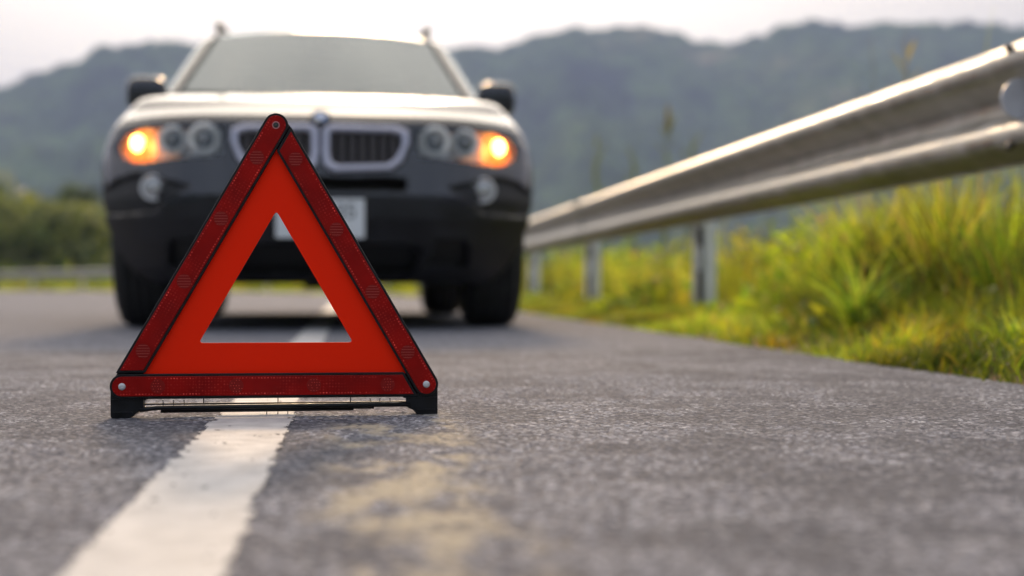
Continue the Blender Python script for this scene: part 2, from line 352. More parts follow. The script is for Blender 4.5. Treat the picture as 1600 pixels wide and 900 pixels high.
PAL = np.array([(.15, .20, .018), (.11, .17, .02), (.22, .24, .015), (.08, .13, .03), (.27, .27, .03), (.30, .20, .06), (.20, .12, .05), (.26, .29, .05)])
def blades(name, bx, by, bz, h, wd, lean, wts, seg=4, parent=None, leafy=0.):
    nb = len(bx); a = rng.uniform(0, 2*PI, nb); la = rng.uniform(0, 2*PI, nb); ca, sa = np.cos(a), np.sin(a)
    V = np.zeros((nb, seg+1, 2, 3)); curl = lean*rng.uniform(.3, 1.5, nb)
    for k in range(seg+1):
        s = k/seg; off = curl*h*s**1.8; zz = h*(s - .28*np.minimum(curl, 1.5)*s**3)
        wk = wd*(1-s**(1.5 if not leafy else 2.5))*(1 if not leafy else np.sin(PI*(s*.85+.15))+.1)+.0004
        cx = bx+off*np.cos(la); cy = by+off*np.sin(la)
        V[:, k, 0] = np.stack([cx-ca*wk, cy-sa*wk, bz+zz], 1); V[:, k, 1] = np.stack([cx+ca*wk, cy+sa*wk, bz+zz], 1)
    b0 = (np.arange(nb)*(seg+1)*2)[:, None]; f = np.array([(2*k, 2*k+1, 2*k+3, 2*k+2) for k in range(seg)])
    F = (b0[:, None, :] + f[None]).reshape(-1, 4)
    o = npmesh(name, V.reshape(-1, 3), F, M_grass, parent)
    ci = rng.choice(len(PAL), nb, p=np.array(wts)/sum(wts)); col = PAL[ci]*rng.uniform(.8, 1.5, (nb, 1))
    wx, wy = (bx*2.6, by*1.7); pn = fbm(wx, wy, 3, 410)[:, None]; p2 = fbm(wx*2+40, wy*2, 3, 420)[:, None]; col = col*np.clip(.40+(pn-.25)*3.0, .38, 1.9)*(1+np.clip(p2-.55, 0, 1)*np.array([[2.2, .2, .1]]))
    col = np.repeat(np.concatenate([col, np.ones((nb, 1))], 1), (seg+1)*2, 0).astype(np.float32)
    at = o.data.attributes.new('tint', 'FLOAT_COLOR', 'POINT'); at.data.foreach_set('color', col.ravel())
    return o
def scatter(nb, t0, t1, q0, q1, tp=1., clump=0., cs=1.2, k=0):
    t = t0 + (t1-t0)*rng.random(nb*3)**tp; q = rng.uniform(q0, q1, nb*3)
    if clump: keep = rng.random(nb*3) < np.clip((fbm(t*cs, q*cs, 3, k)-.5)*clump*3+.5, .03, 1)
    else: keep = np.ones(nb*3, bool)
    return t[keep][:nb], q[keep][:nb]
W1 = (5, 4, 4, 2, 2.5, .6, .5, 2)
# low grass creeping to the asphalt
t, q = scatter(34000, 1.2, 16, -.02, .75, 1.5, .9, 3.5, 200); z = verge_z(t, q); x, y = tq_to_xy(t, q)
h = (.025+.10*np.clip(q/.6, 0, 1)+.05*fbm(t*3, q*3, 3, 210))*np.where(t > 5.8, .5, 1)*rng.uniform(.5, 1.3, len(t))
tag(blades('grass', x, y, z-.006, h, .0022+.0016*rng.random(len(t)), .7, W1), 'low bright yellow-green grass creeping over the asphalt edge', 'grass', kind='stuff')
# tall meadow grass under and behind the rail
t, q = scatter(52000, 1.5, 24, .4, 2.9, 1.35, .7, 1.6, 220); z = verge_z(t, q); x, y = tq_to_xy(t, q)
_d = (7.58+3.5*np.arange(5))[None]-t[:, None]; nearpost = np.any((_d > -.25) & (_d < 1.5), 1); hm = np.where(nearpost & (q < .85), .22, 1)*((.17-.10*np.clip((t-5.8)/.8, 0, 1))+.35*np.clip((q-.45)/.45, 0, 1)*(.5+fbm(t*1.1, q*1.3, 3, 230)) + .15*np.exp(-((t-5.2)/1.0)**2)*np.clip((q-.6)/.4, 0, 1))
h = hm*rng.uniform(.35, 1.15, len(t))*(.6+.8*fbm(t*4, q*4, 2, 235))*np.where(rng.random(len(t)) < .03, 1.5, 1)
tag(blades('tall_grass', x, y, z-.01, h, .0028+.0025*rng.random(len(t)), .45, (4, 3.5, 4, 2.5, 4, 1.5, 1.3, 2)), 'tall yellow-green meadow grass under and behind the guardrail', 'grass', kind='stuff')
# broad leaved weeds within it
t, q = scatter(17000, 1.6, 22, .25, 2.6, 1.3, 1.2, 2.2, 240); z = verge_z(t, q); _d = (7.58+3.5*np.arange(5))[None]-t[:, None]; nearpost = np.any((_d > -.25) & (_d < 1.5), 1); kp = ~nearpost | (q > .85); t, q, z = t[kp], q[kp], z[kp]; x, y = tq_to_xy(t, q)
zo = rng.random(len(t))*(.08+.4*np.clip((q-.4)/.5, 0, 1)*(.4+fbm(t*1.1, q*1.3, 3, 230)))
tag(blades('weeds', x, y, z+zo, rng.uniform(.03, .08, len(t)), .009+.009*rng.random(len(t)), 1.4, (4, 5, 4, 4, 2, .3, .6, 1), seg=4, leafy=1), 'broad leaved green weeds growing through the verge grass', 'weeds', kind='stuff')
# grass far along the bend and on the left side
t, q = scatter(16000, 20, 85, .0, 3.4, 1., .3, .5, 250); x, y = tq_to_xy(t, q)
tag(blades('far_grass', x, y, verge_z(t, q), rng.uniform(.12, .5, len(t))*np.clip(q*.8+.25, 0, 1), .012, .4, W1), 'sunlit green grass lining the far bend of the road', 'grass', kind='stuff')
t, q = scatter(9000, 14, 60, -ROADW-4, -ROADW, 1., .3, .6, 260); x, y = tq_to_xy(t, q)
tag(blades('left_grass', x, y, ground_z(x, y), rng.uniform(.05, .16, len(t)), .012, .5, W1), 'yellow-green grass on the left side of the road', 'grass', kind='stuff')
# clumps of long arching grass one can tell apart
def clump(x, y, z, h, nb, lean, wts, label):
    a = rng.uniform(0, 2*PI, nb); r = .05*rng.random(nb)**.5
    o = blades('grass_tuft', r*np.cos(a), r*np.sin(a), np.zeros(nb), h*rng.uniform(.45, 1.1, nb), .003+.003*rng.random(nb), lean, wts, seg=6)
    o.location = (x, y, z); tag(o, label, 'grass tuft')
def at_px(pxx, q):   # point at lateral offset q from the asphalt edge lying in that direction
    ts = np.linspace(.5, 30, 3000); x, y = tq_to_xy(ts, q); i = np.argmin(np.abs(x/y*2222+800-pxx)); return x[i], y[i], ts[i]
for pxx, q, h, nb, ln, wt, lb in [
        (1345, .42, .34, 130, .8, (3, 5, 1, 4, 0, .3, 0, 3), 'arching green grass tuft at the asphalt edge in front of the tall grass'),
        (1470, .80, .62, 150, .35, (1, 1, 4, 0, 6, 3, 2, 3), 'tallest yellow grass tuft rising behind the guardrail'),
        (1555, .85, .52, 120, .5, (5, 4, 1, 4, 0, 0, 0, 1), 'dark green grass tuft below the near end of the guardrail'),
        (1590, .30, .14, 160, .9, (5, 5, 3, 2, 1, 0, 0, 3), 'bright green grass tuft spilling to the asphalt at the right frame edge'),
        (1260, .95, .48, 120, .5, (1, 2, 3, 1, 5, 2, 3, 1), 'straw yellow grass tuft right of the nearer guardrail post')]:
    x, y, tt = at_px(pxx, q); clump(x, y, float(verge_z(np.array(tt), np.array(q)))-.01, h, nb, ln, wt, lb)
# slender seed stalks standing above the rail
M_stalk = leaf_mat('stalk', .35, False, (.17, .20, .05)); M_plume = leaf_mat('plume', .45, False, (.34, .28, .08)); M_redst = leaf_mat('red_stalk', .35, False, (.20, .14, .09))
for pxx, q, ytop, mt, pl, lb in [(935, 1.1, 205, M_stalk, 0, 'leftmost green grass stalk standing above the far guardrail'), (990, 1.2, 225, M_stalk, 0, 'short green grass stalk above the guardrail beside the plumed one'),
        (1033, 1.2, 180, M_stalk, 1, 'grass stalk with a golden seed plume above the guardrail'), (1075, 1.4, 205, M_stalk, 0, 'green grass stalk right of the golden plume'),
        (1373, 1.2, 60, M_redst, 0, 'reddish dry stalk left of the tall pair above the guardrail'), (1412, 1.25, 44, M_redst, 0, 'tallest reddish dry stalk reaching up to the ridge line'), (1425, 1.5, 65, M_plume, 0, 'pale dry stalk just right of the tallest stalk')]:
    x, y, tt = at_px(pxx, q); z0 = float(verge_z(np.array(tt), np.array(q)))-.01; H = CAMH+(447-ytop)/2222*y - z0
    ln = random.uniform(-.04, .04); m = MB(); pts = [(ln*H*(k/6)**2, 0, H*k/6) for k in range(7)]
    m.tube(pts, [(.008 if mt is not M_redst else .004)*(1-.7*k/6) for k in range(7)], 6)
    for k in range(18 if mt is not M_redst else 6):
        s = .12+.045*k+random.uniform(-.03, .03); a = random.uniform(0, 2*PI); bz = H*s; Lf = H*random.uniform(.10, .19); dx, dy = math.cos(a), math.sin(a); bx = ln*H*s*s
        q_ = [(bx, 0, bz), (bx+dx*Lf*.2-dy*.016, dy*Lf*.2+dx*.016, bz+Lf*.45), (bx+dx*Lf*.45, dy*Lf*.45, bz+Lf*.80), (bx+dx*Lf*.2+dy*.016, dy*Lf*.2-dx*.016, bz+Lf*.45)]
        m.add(q_, [(0, 1, 2, 3)])
    st = m.build('grass_stalk', mt); st.location = (x, y, z0); tag(st, lb, 'grass stalk', 'seed stalks standing above the guardrail')
    if pl: MB().sup((ln*H, 0, H*.97), (.022, .022, .13), 1.2, 12).build('seed_plume', M_plume, st)

# ------------------------------------------------------------------ trees beyond the far bend
M_leaf = leaf_mat('tree_leaf', .35); M_bark = noise_mod(mat('bark', rough=.9), (.06, .045, .03), (.13, .10, .07), 6)
def crown_data(seed, hgt, wid, nl, wts):
    r = np.random.default_rng(seed); nc = 26
    a = r.uniform(0, 2*PI, nc); rd = wid*.5*r.random(nc)**.6*.8; cz = hgt*(.35+.55*r.random(nc)); rd *= np.sqrt(np.clip(1.15-((cz/hgt-.55)/.5)**2, .1, 1))
    cc_ = np.stack([rd*np.cos(a), rd*np.sin(a), cz], 1); cr0 = wid*r.uniform(.12, .24, nc)
    k = r.integers(0, nc, nl); d = r.normal(size=(nl, 3)); d /= np.linalg.norm(d, axis=1)[:, None]
    p = cc_[k] + d*(cr0[k]*r.random(nl)**.35)[:, None]*np.array([1, 1, .75])
    u = r.normal(size=(nl, 3)); u /= np.linalg.norm(u, axis=1)[:, None]; v = np.cross(u, d); v /= np.linalg.norm(v, axis=1)[:, None]+1e-9
    s = r.uniform(.08, .2, nl)[:, None]
    V = np.stack([p-u*s, p+v*s*.5, p+u*s, p-v*s*.5], 1).reshape(-1, 3); F = np.arange(nl*4).reshape(-1, 4)
    tp = np.array([(.04, .06, .02), (.08, .11, .03), (.13, .16, .035), (.19, .20, .045)]); kk = r.choice(4, nl, p=np.array(wts)/sum(wts)); shade = r.uniform(.75, 1.3, nc)[k][:, None]
    col = np.repeat(np.concatenate([tp[kk]*shade, np.ones((nl, 1))], 1), 4, 0).astype(np.float32)
    me = bpy.data.meshes.new('crown'); me.vertices.add(len(V)); me.vertices.foreach_set('co', V.astype(np.float32).ravel()); me.loops.add(F.size); me.loops.foreach_set('vertex_index', F.ravel().astype(np.int32))
    me.polygons.add(nl); me.polygons.foreach_set('loop_start', np.arange(nl, dtype=np.int32)*4); me.polygons.foreach_set('loop_total', np.full(nl, 4, np.int32)); me.materials.append(M_leaf); me.update()
    at = me.attributes.new('tint', 'FLOAT_COLOR', 'POINT'); at.data.foreach_set('color', col.ravel())
    m = MB(); m.tube([(0, 0, -1), (.1, 0, hgt*.3), (.0, .1, hgt*.6), (.05, 0, hgt*.85)], [.22, .17, .10, .03], 8)
    for i in range(0, nc, 2): m.tube([(0, 0, min(cc_[i][2]*.6, hgt*.6)), tuple(cc_[i]*np.array([.5, .5, .85])), tuple(cc_[i])], [.07, .05, .02], 5)
    return me, m
KIND = [crown_data(1, 7.0, 6.5, 7000, (1, 3, 4, 3)), crown_data(2, 5.5, 6.0, 6000, (1, 2, 4, 5)), crown_data(3, 8.5, 5.0, 7000, (5, 4, 1, 0))]
trunks = [None]*3
def tree(pxx, d, k, sc, label, group):
    x = (pxx-800)/2222*d; z = float(ground_z(np.array(x), np.array(d)))
    t = empty('tree', (x, d, z), random.uniform(0, 6), label, 'tree', group); t.scale = (sc,)*3
    link(bpy.data.objects.new('crown', KIND[k][0]), t)
    if trunks[k] is None: trunks[k] = KIND[k][1].build('trunk', M_bark, t).data
    else: link(bpy.data.objects.new('trunk', trunks[k]), t)
    return z
i = 0
for pxx, d, k, ytop in [(-60, 74, 0, 300), (-25, 92, 1, 285), (10, 78, 0, 305), (30, 96, 1, 300), (50, 88, 1, 318), (66, 120, 2, 272), (92, 82, 1, 320), (118, 95, 0, 318), (140, 86, 1, 328), (160, 104, 0, 322), (188, 90, 1, 330), (225, 98, 0, 332), (265, 92, 1, 335), (-100, 88, 0, 290), (310, 100, 1, 340)]:
    x = (pxx-800)/2222*d; z = float(ground_z(np.array(x), np.array(d))); sc = ((447-ytop)/2222*d + CAMH - z)/(7.0, 5.5, 8.5)[k]
    tree(pxx, d, k, sc, 'dark rounded tree top rising behind the left treeline' if k == 2 else 'green leafy tree in the hazy treeline beyond the road bend at left', None if k == 2 else 'trees beyond the road bend')
# undergrowth mass closing the treeline's foot
t, q = scatter(26000, 28, 95, 4, 30, 1, .5, .12, 300); x, y = tq_to_xy(t, q)
tag(blades('undergrowth', x, y, ground_z(x, y)-.1, rng.uniform(.6, 2.6, len(t)), .12+.1*rng.random(len(t)), .5, (3, 5, 1, 5, 0, 0, 0, 0), seg=3, leafy=1), 'dense green undergrowth on the slope beyond the far guardrail', 'undergrowth', kind='stuff')

# ------------------------------------------------------------------ guardrail
M_galv = noise_mod(mat('galvanised_steel', (.45, .44, .42), .45, .65), (.30, .29, .27), (.52, .505, .48), 9, 8, rr=(.34, .60))
M_galvp = noise_mod(mat('galvanised_post', (.5, .5, .5), .5, .15), (.78, .79, .81), (.88, .89, .90), 10, 5, rr=(.4, .6))
M_black = mat('black_paint', (.02, .02, .02), .5); M_bolt = mat('bolt_steel', (.12, .11, .10), .5, .8)
ZT = .848; HB = .342; ZC = ZT-HB/2; OFF = .62
half = [(.0, .0), (.016, .001), (.030, .012), (.050, .045), (.066, .068), (.082, .080), (.100, .083), (.118, .080), (.132, .068), (.146, .042), (.156, .018), (.163, .006), (.171, .004)]
pr = [(-z, p) for z, p in half[::-1]] + half[1:]
pz = np.array([a for a, _ in pr])*HB/.342; pp = np.array([p for _, p in pr])
# refine profile
ss = np.linspace(0, len(pz)-1, 61); 
def catmull(v, s):
    i = np.clip(np.floor(s).astype(int), 0, len(v)-2); f = s-i; g = lambda j: v[np.clip(j, 0, len(v)-1)]
    a, b_, c_, d_ = g(i-1), g(i), g(i+1), g(i+2)
    return .5*(2*b_+(c_-a)*f+(2*a-5*b_+4*c_-d_)*f*f+(3*b_-a-3*c_+d_)*f**3)
PZ, PP = catmull(pz, ss), catmull(pp, ss)
rail = empty('guardrail', (float(tq_to_xy(7, OFF)[0]), float(tq_to_xy(7, OFF)[1]), 0), 0, 'galvanised steel guardrail running along the grassy verge and around the far bend', 'guardrail')
RO = Vector(rail.location)
def rail_z(t): return np.interp(t, [0, 22, 45, 60, 90], [0, 0, -.02, -.08, -.2])
def beam(t0, t1, n_, proud=0.):
    ts = np.linspace(t0, t1, n_); P = []
    for side, dq in ((0, 0.), (1, .0035)):
        T, Z_ = np.meshgrid(ts, ss, indexing='ij'); pz_ = np.broadcast_to(PZ, T.shape); q = OFF - np.broadcast_to(PP, T.shape) - proud + dq
        x, y = tq_to_xy(T, q); P.append(np.stack([x-RO.x, y-RO.y, ZC+pz_+rail_z(T)], -1).reshape(-1, 3))
    m = len(ss); F1 = grid_faces(n_, m); F2 = F1[:, ::-1]+n_*m; k = n_*m; P = P+[p.copy() for p in P]; D2 = 2*k
    E = []
    for i in range(n_-1):
        for j in (0, m-1): a = i*m+j; E.append((a, a+m, a+m+k, a+k) if j == 0 else (a+m, a, a+k, a+m+k))
    for j in range(m-1):
        E.append((j, j+k, j+1+k, j+1)); a = (n_-1)*m+j; E.append((a, a+1, a+1+k, a+k))
    o = npmesh('rail_beam', np.concatenate(P), np.concatenate([F1, F2, np.array(E)+D2]), M_galv, rail)
    for p_ in o.data.polygons[2*len(F1):]: p_.use_smooth = False
    return o
POST0, STEP = 7.5, 3.5
beam(-3.2, 3.85, 40, .0045); beam(3.45, 11.05, 40, 0); beam(10.75, 18.05, 40, .0045); beam(17.75, 95, 160, 0)
# posts: C section
for i in range(-2, 24):
    tp_ = 7.58+STEP*i if i >= 0 else 3.70+STEP*(i+1)
    m = MB(); W_, D_, th = .105, .10, .005
    zt = ZC+.13+float(rail_z(tp_)); zb = -.35
    Mx = Matrix.Rotation(TH + max(tp_-T0, 0)/RAD, 4, 'Z')
    zc = (zt+zb)/2; hz = zt-zb
    m.box((.0, D_/2, zc), (W_, th, hz)); m.box((-W_/2+th/2, 0, zc), (th, D_-.006, hz)); m.box((W_/2-th/2, 0, zc), (th, D_-.006, hz)); m.box((W_/2-.034, -D_/2+.001, zc), (.062, th, hz)); m.box((-W_/2+.010, -D_/2+.001, zc), (.016, th, hz))
    m.v = [tuple(Mx @ Vector(v)) for v in m.v]
    x, y = tq_to_xy(tp_, OFF+.075); o = m.build('post', M_galvp, rail, .002); o.location = Vector((float(x), float(y), 0))-RO
    if i < 4:
        for zc_, hh_ in ((.44, .10), (.16, .20)):
            m = MB(); m.box((-W_/2+.016, -D_/2-.004, zc_), (.026, .003, hh_)); m.v = [tuple(Mx @ Vector(v)) for v in m.v]; m.build('stripe', M_black, o)
# splice bolts and round reflectors
def at_rail(t, z, out_): x, y = tq_to_xy(t, OFF-out_); return Vector((float(x)-RO.x, float(y)-RO.y, ZC+z+float(rail_z(t))))
M_refl = noise_mod(mat('reflector_disc', (.45, .46, .52), .35, .2), (.60, .61, .68), (.70, .71, .78), 20)
for tc_ in (3.645, 10.9, 17.9):
    for z in (-.128, -.04, .04, .128):
        for dt in (-.075, .075):
            pz_ = float(np.interp(z, PZ, PP)); m = MB(); m.sup((0, 0, 0), (.011, .016, .010), .9, 12); m.box((0, .004, 0), (.028, .003, .022))
            sg = np.interp(z+.004, PZ, PP)-np.interp(z-.004, PZ, PP); Mx = Matrix.Rotation(TH-PI/2, 4, 'Z') @ Matrix.Rotation(math.atan2(sg, .008), 4, 'X')
            m.v = [tuple(Mx @ Vector(v)) for v in m.v]; o = m.build('bolt', M_bolt, rail); o.location = at_rail(tc_+dt, z, pz_+.010)
for tc_ in (3.95,):
    m = MB(); m.lathe([(.0545, .006), (.056, .003), (.056, -.001), (.0545, -.003)], (0, 0, 0), 'Y', 48); m.sm = [False]*len(m.f); m.box((0, .035, 0), (.03, .06, .03))
    Mx = Matrix.Rotation(TH+R(-4), 4, 'Z'); m.v = [tuple(Mx @ Vector(v)) for v in m.v]; o = m.build('reflector_disc', M_refl, rail); o.location = at_rail(tc_-.25, -.006, .06)
# ------------------------------------------------------------------ left guardrail? (none: the rail seen at left is this rail round the bend)

# ------------------------------------------------------------------ haze
m = MB(); m.box((0, 1750, 190), (9000, 4700, 436)); 
M_haze = bpy.data.materials.new('haze'); M_haze.use_nodes = True; n = M_haze.node_tree.nodes; n.clear()
oo = n.new('ShaderNodeOutputMaterial'); vv = n.new('ShaderNodeVolumePrincipled'); vv.inputs['Color'].default_value = (.46, .59, 1, 1); vv.inputs['Density'].default_value = .0004; vv.inputs['Anisotropy'].default_value = .1
M_haze.node_tree.links.new(vv.outputs[0], oo.inputs['Volume'])
hz = m.build('haze', M_haze); hz['kind'] = 'stuff'; hz['label'] = 'thin bluish evening haze in front of the hills'; hz['category'] = 'haze'
# ------------------------------------------------------------------ warning triangle
M_tblk = noise_mod(mat('black_plastic', (.006, .006, .008), .42, spec=.28), (.004, .004, .005), (.010, .010, .013), 60, 4, rr=(.3, .5))
M_orange = mat('fluorescent_film', (.95, .021, .001), .6, spec=.1)
M_pin = mat('pin_metal', (.75, .75, .75), .25, .9); M_rivet = mat('rivet', (.62, .62, .64), .35, .3)
M_red = mat('red_reflector', (.2, .004, .004), .3, spec=.12)
n, l, b = nodes(M_red)
tcx = n.new('ShaderNodeTexCoord'); ob = tcx.outputs['Object']; sxy = n.new('ShaderNodeSeparateXYZ'); l.new(ob, sxy.inputs[0])
# local x along the bar, z across; prism cells of 2.2 mm grouped in darker and lighter panels
def cell(v, s): return mth('SUBTRACT', mth('FRACT', mth('MULTIPLY', v, s)), .5)
pan = n.new('ShaderNodeTexNoise'); pan.inputs['Scale'].default_value = 1; pan.inputs['Detail'].default_value = 1
cmb = n.new('ShaderNodeCombineXYZ'); l.new(mth('FLOOR', mth('MULTIPLY', sxy.outputs[0], 42)), cmb.inputs[0]); l.new(mth('FLOOR', mth('MULTIPLY', sxy.outputs[2], 10)), cmb.inputs[1])
l.new(cmb.outputs[0], pan.inputs['Vector']); pf = mrange(pan.outputs['Fac'], .35, .65)
soft = mrange(noise(ob, 22, 3), .3, .7)
c0 = mixc(mth('MULTIPLY', mth('ADD', pf, soft), .5), (.12, .003, .004), (.42, .006, .004))
cx, cz = cell(sxy.outputs[0], 240), cell(sxy.outputs[2], 240)
dd = mth('ADD', mth('MULTIPLY', cx, cx), mth('MULTIPLY', cz, cz)); dots = mrange(dd, .05, .12, 1, 0)
gsx = n.new('ShaderNodeTexNoise'); gsx.inputs['Scale'].default_value = 260; l.new(ob, gsx.inputs['Vector'])
dots = mth('MULTIPLY', dots, mrange(gsx.outputs['Fac'], .4, .65))
zone = mrange(noise(ob, 13, 1), .47, .60)
line = mrange(mth('ABSOLUTE', mth('SUBTRACT', mth('ABSOLUTE', sxy.outputs[2]), .0108)), .0008, .0016, 1, 0)
zz = mth('MAXIMUM', mth('MULTIPLY', zone, .25), mth('MULTIPLY', line, mrange(noise(ob, 18, 1), .42, .6)))
c1 = mixc(mth('MULTIPLY', dots, zz), c0, (1.0, .09, .07)); l.new(c1, b.inputs['Base Color'])
bpn = n.new('ShaderNodeBump'); bpn.inputs['Strength'].default_value = .25; bpn.inputs['Distance'].default_value = .0005; l.new(dd, bpn.inputs['Height']); l.new(bpn.outputs[0], b.inputs['Normal'])
M_ring = mat('lens_circle', (.24, .007, .006), .35, spec=.2); M_spark = mat('lens_spark', (.95, .10, .07), .1, spec=1)
M_faint = mat('lens_line', (.42, .06, .05), .3, spec=.3)

TX, TY = -.3222, 1.944
tri = empty('warning_triangle', (TX, TY, 0), TH, 'red folding warning triangle standing on the white line in front of the car', 'warning triangle')
SD = .409; ZB = .0438
PA = Vector((0, 0, ZB+SD*.866)); PL = Vector((-SD/2, 0, ZB)); PR = Vector((SD/2, 0, ZB))
def bar(p0, p1, y, rot_mark, name='reflector_bar', endcut=None, marks=(), line_marks=False, rw=.0133, backx=.0):
    """bar with its round end at p0, running towards p1; local x along bar, z across"""
    d = (p1-p0); Ln = d.length; ang = math.atan2(d.z, d.x); Mx = Matrix.Translation(p0) @ Matrix.Rotation(-ang, 4, 'Y')
    def outline(w, e0, cut, n_=20):   # round around origin, straight to x=e0, cut slope
        pts = [(w*math.cos(a), w*math.sin(a)) for a in np.linspace(PI/2, 3*PI/2, n_)]
        return pts + [(e0+cut*(-w), -w), (e0+cut*w, w)]
    e0, cut = endcut
    m = MB(); m.prism(outline(.0166, e0+.004, cut)[::-1], -.003, .005)
    fr = m.build(name, M_tblk, tri, .0008); fr.matrix_local = Matrix.Translation((0, y, 0)) @ Mx
    m = MB(); m.prism(outline(rw, e0, cut)[::-1], -.0046, -.0028)
    ln = m.build('red_lens', M_red, fr, .0005)
    for k, s in enumerate(marks):
        m = MB(); x = s*Ln; rad = .0098
        # horizontal in the world: rows follow the world's x
        ca, sa = math.cos(ang), math.sin(ang); seg = []
        m.lathe([(rad, -.0047), (rad-.0001, -.0048)], (x, 0, 0), 'Y', 32, 0); m.sm = [False]*len(m.f)
        for r_ in range(-2, 3):
            hz_ = r_*.0037; hw = math.sqrt(max(rad**2-hz_**2, 0))*.92
            if rot_mark == 'dots':
                nn = max(int(hw*2/.0033), 2)
                for q in range(nn):
                    if random.random() < .22: continue
                    hx = -hw+2*hw*(q+.5)/nn + (r_ % 2)*.0008; lx = x+hx*ca+hz_*sa; lz = -hx*sa+hz_*ca
                    m.lathe([(.0006, -.0051), (.0003, -.0056)], (lx, 0, lz), 'Y', 6, 1)
            else:
                a_ = Matrix.Translation((x+hz_*sa, -.0052, hz_*ca)) @ Matrix.Rotation(ang, 4, 'Y'); m.box((0, 0, 0), (2*hw, .0003, .0007), 2, a_)
        m.build('prism_circle', [M_ring, M_spark, M_faint], fr)
    return fr, Ln
c30 = math.tan(R(30))
# left arm: round end at the apex; base bar: round end bottom left; right arm: round end bottom right
fa, LA = bar(PA, PL, -.004, 'lines', endcut=(SD-.0250, -.577), marks=(.125, .36, .60, .865))
fb, LB = bar(PL, PR, -.004, 'dots', endcut=(SD-.0250, -.577), marks=(.115, .37, .625, .87))
fc, LC = bar(PR, PA, -.004, 'lines', endcut=(SD-.0250, -.577), marks=(.125, .36, .60, .87))
# rivets and the open eyelet
for p, pf_ in ((PL, fb), (PR, fc)):
    m = MB(); m.lathe([(.0048, 0), (.0048, -.0012), (.0038, -.0022), (.0016, -.0024)], (0, -.0046, 0), 'Y', 24); m.build('rivet', M_rivet, pf_)
m = MB(); m.tube([(.0044*math.cos(a), -.0046, .0044*math.sin(a)) for a in np.linspace(0, 2*PI, 25)[:-1]], .0008, 6, 0, True); m.build('eyelet', mat('eyelet', (.5, .2, .2), .3), fa)
m = MB(); m.lathe([(.0036, -.00465), (.0036, -.0050)], (0, 0, 0), 'Y', 20); m.build('eyelet_hole', mat('hole', (.03, .04, .035), .6), fa)
# dark rear frame behind the bars (joins corners)
m = MB()
for p0, p1 in ((PA, PL), (PL, PR), (PR, PA)):
    d = p1-p0; ang = math.atan2(d.z, d.x); Mx = Matrix.Translation(p0) @ Matrix.Rotation(-ang, 4, 'Y'); m.box((SD/2, .0075, 0), (SD, .004, .032), 0, Mx); m.lathe([(.016, .0055), (.016, .0095)], tuple(p0), 'Y', 24)
m.build('rear_frame', M_tblk, tri)
# orange panel with triangular hole, rounded inner corners
def roundpoly(P, r, n_=5):
    o = []
    for i in range(len(P)):
        a, b_, c_ = Vector(P[i-1]), Vector(P[i]), Vector(P[(i+1) % len(P)]); u = (a-b_).normalized(); v = (c_-b_).normalized(); h = u.angle(v)/2; t_ = r/math.tan(h)
        s0, s1 = b_+u*t_, b_+v*t_
        for k in range(n_+1):
            f = k/n_; o.append(tuple((1-f)**2*s0+2*f*(1-f)*b_+f*f*s1))
    return o
G = ZB+SD*.2887   # centre height
def tri_pts(r_in): return [(-r_in*1.732, G-r_in), (r_in*1.732, G-r_in), (0, G+2*r_in)]
r_out = SD*.2887-.0150; r_in = r_out-.0430
inner = roundpoly(tri_pts(r_in), .0035); no = len(inner)//3; ip = inner; op = []
T3 = tri_pts(r_out)
for c_ in range(3): op += [T3[c_]]*no
m = MB(); nn = len(ip); vs = []
for y in (-.0005, .0025):
    vs += [(x, y, z) for x, z in ip] + [(x, y, z) for x, z in T3]
def ring_faces(base, flip):
    f = []
    for c_ in range(3):
        for k in range(no-1): f.append((base+c_*no+k, base+c_*no+k+1, base+nn+c_))
        a = base+c_*no+no-1; b_ = base+((c_+1) % 3)*no; f.append((a, b_, base+nn+(c_+1) % 3, base+nn+c_))
    return [t_[::-1] for t_ in f] if flip else f
B2 = nn+3
fs = ring_faces(0, True)+ring_faces(B2, False)+[(i, (i+1) % nn, B2+(i+1) % nn, B2+i) for i in range(nn)]
m.add(vs, fs); m.build('orange_panel', M_orange, tri)
# stand: moulded end blocks with feet, thin folded legs and pins between them
for sg in (-1, 1):
    X = lambda v: sg*v
    out_ = [(.2205, .046), (.2205, .0035), (.2185, .0), (.1975, .0), (.191, .003), (.186, .0085), (.177, .0125), (.177, .0285), (.190, .029), (.200, .033)]
    pl = [(X(a), z) for a, z in out_]; pl = pl[::-1] if sg > 0 else pl
    m = MB(); m.prism(pl if sg < 0 else pl, -.004, .014); blk = m.build('foot_block', M_tblk, tri, .0012)
    m = MB(); m.box((X(.196), .0052, .0255), (.046, .0215, .0012)); m.box((X(.2045), .004, .0085), (.026, .020, .0018)); m.build('rib', M_tblk, blk)
    m = MB(); m.box((X(.207), .0, .006), (.020, .15, .012)); m.box((X(.207), -.0, .0015), (.022, .15, .003)); lg = m.build('cross_leg', M_tblk, tri, .001); lg.location.y = .085
m = MB(); m.tube([(-.182, -.003, .0118), (-.172, -.003, .0128), (-.160, -.003, .0142), (.0, -.003, .0152), (.182, -.003, .0158)], .0031, 8); m.build('stand_rod', M_tblk, tri)
m = MB(); m.tube([(-.155, .003, .0098), (.105, .003, .0106)], .0030, 8); m.box((.118, .003, .0112), (.03, .003, .0026)); m.build('stand_rod', M_tblk, tri)
m = MB(); m.box((0, .009, .0185), (.40, .003, .0022)); m.build('stand_bar', M_tblk, tri)
m = MB(); m.box((0, .004, .0268), (.385, .006, .0016)); m.build('stand_bar', M_tblk, tri)
for x in (-.098, .002, .101): MB().box((x, .006, .0225), (.0014, .0014, .0095)).build('strut', M_tblk, tri)
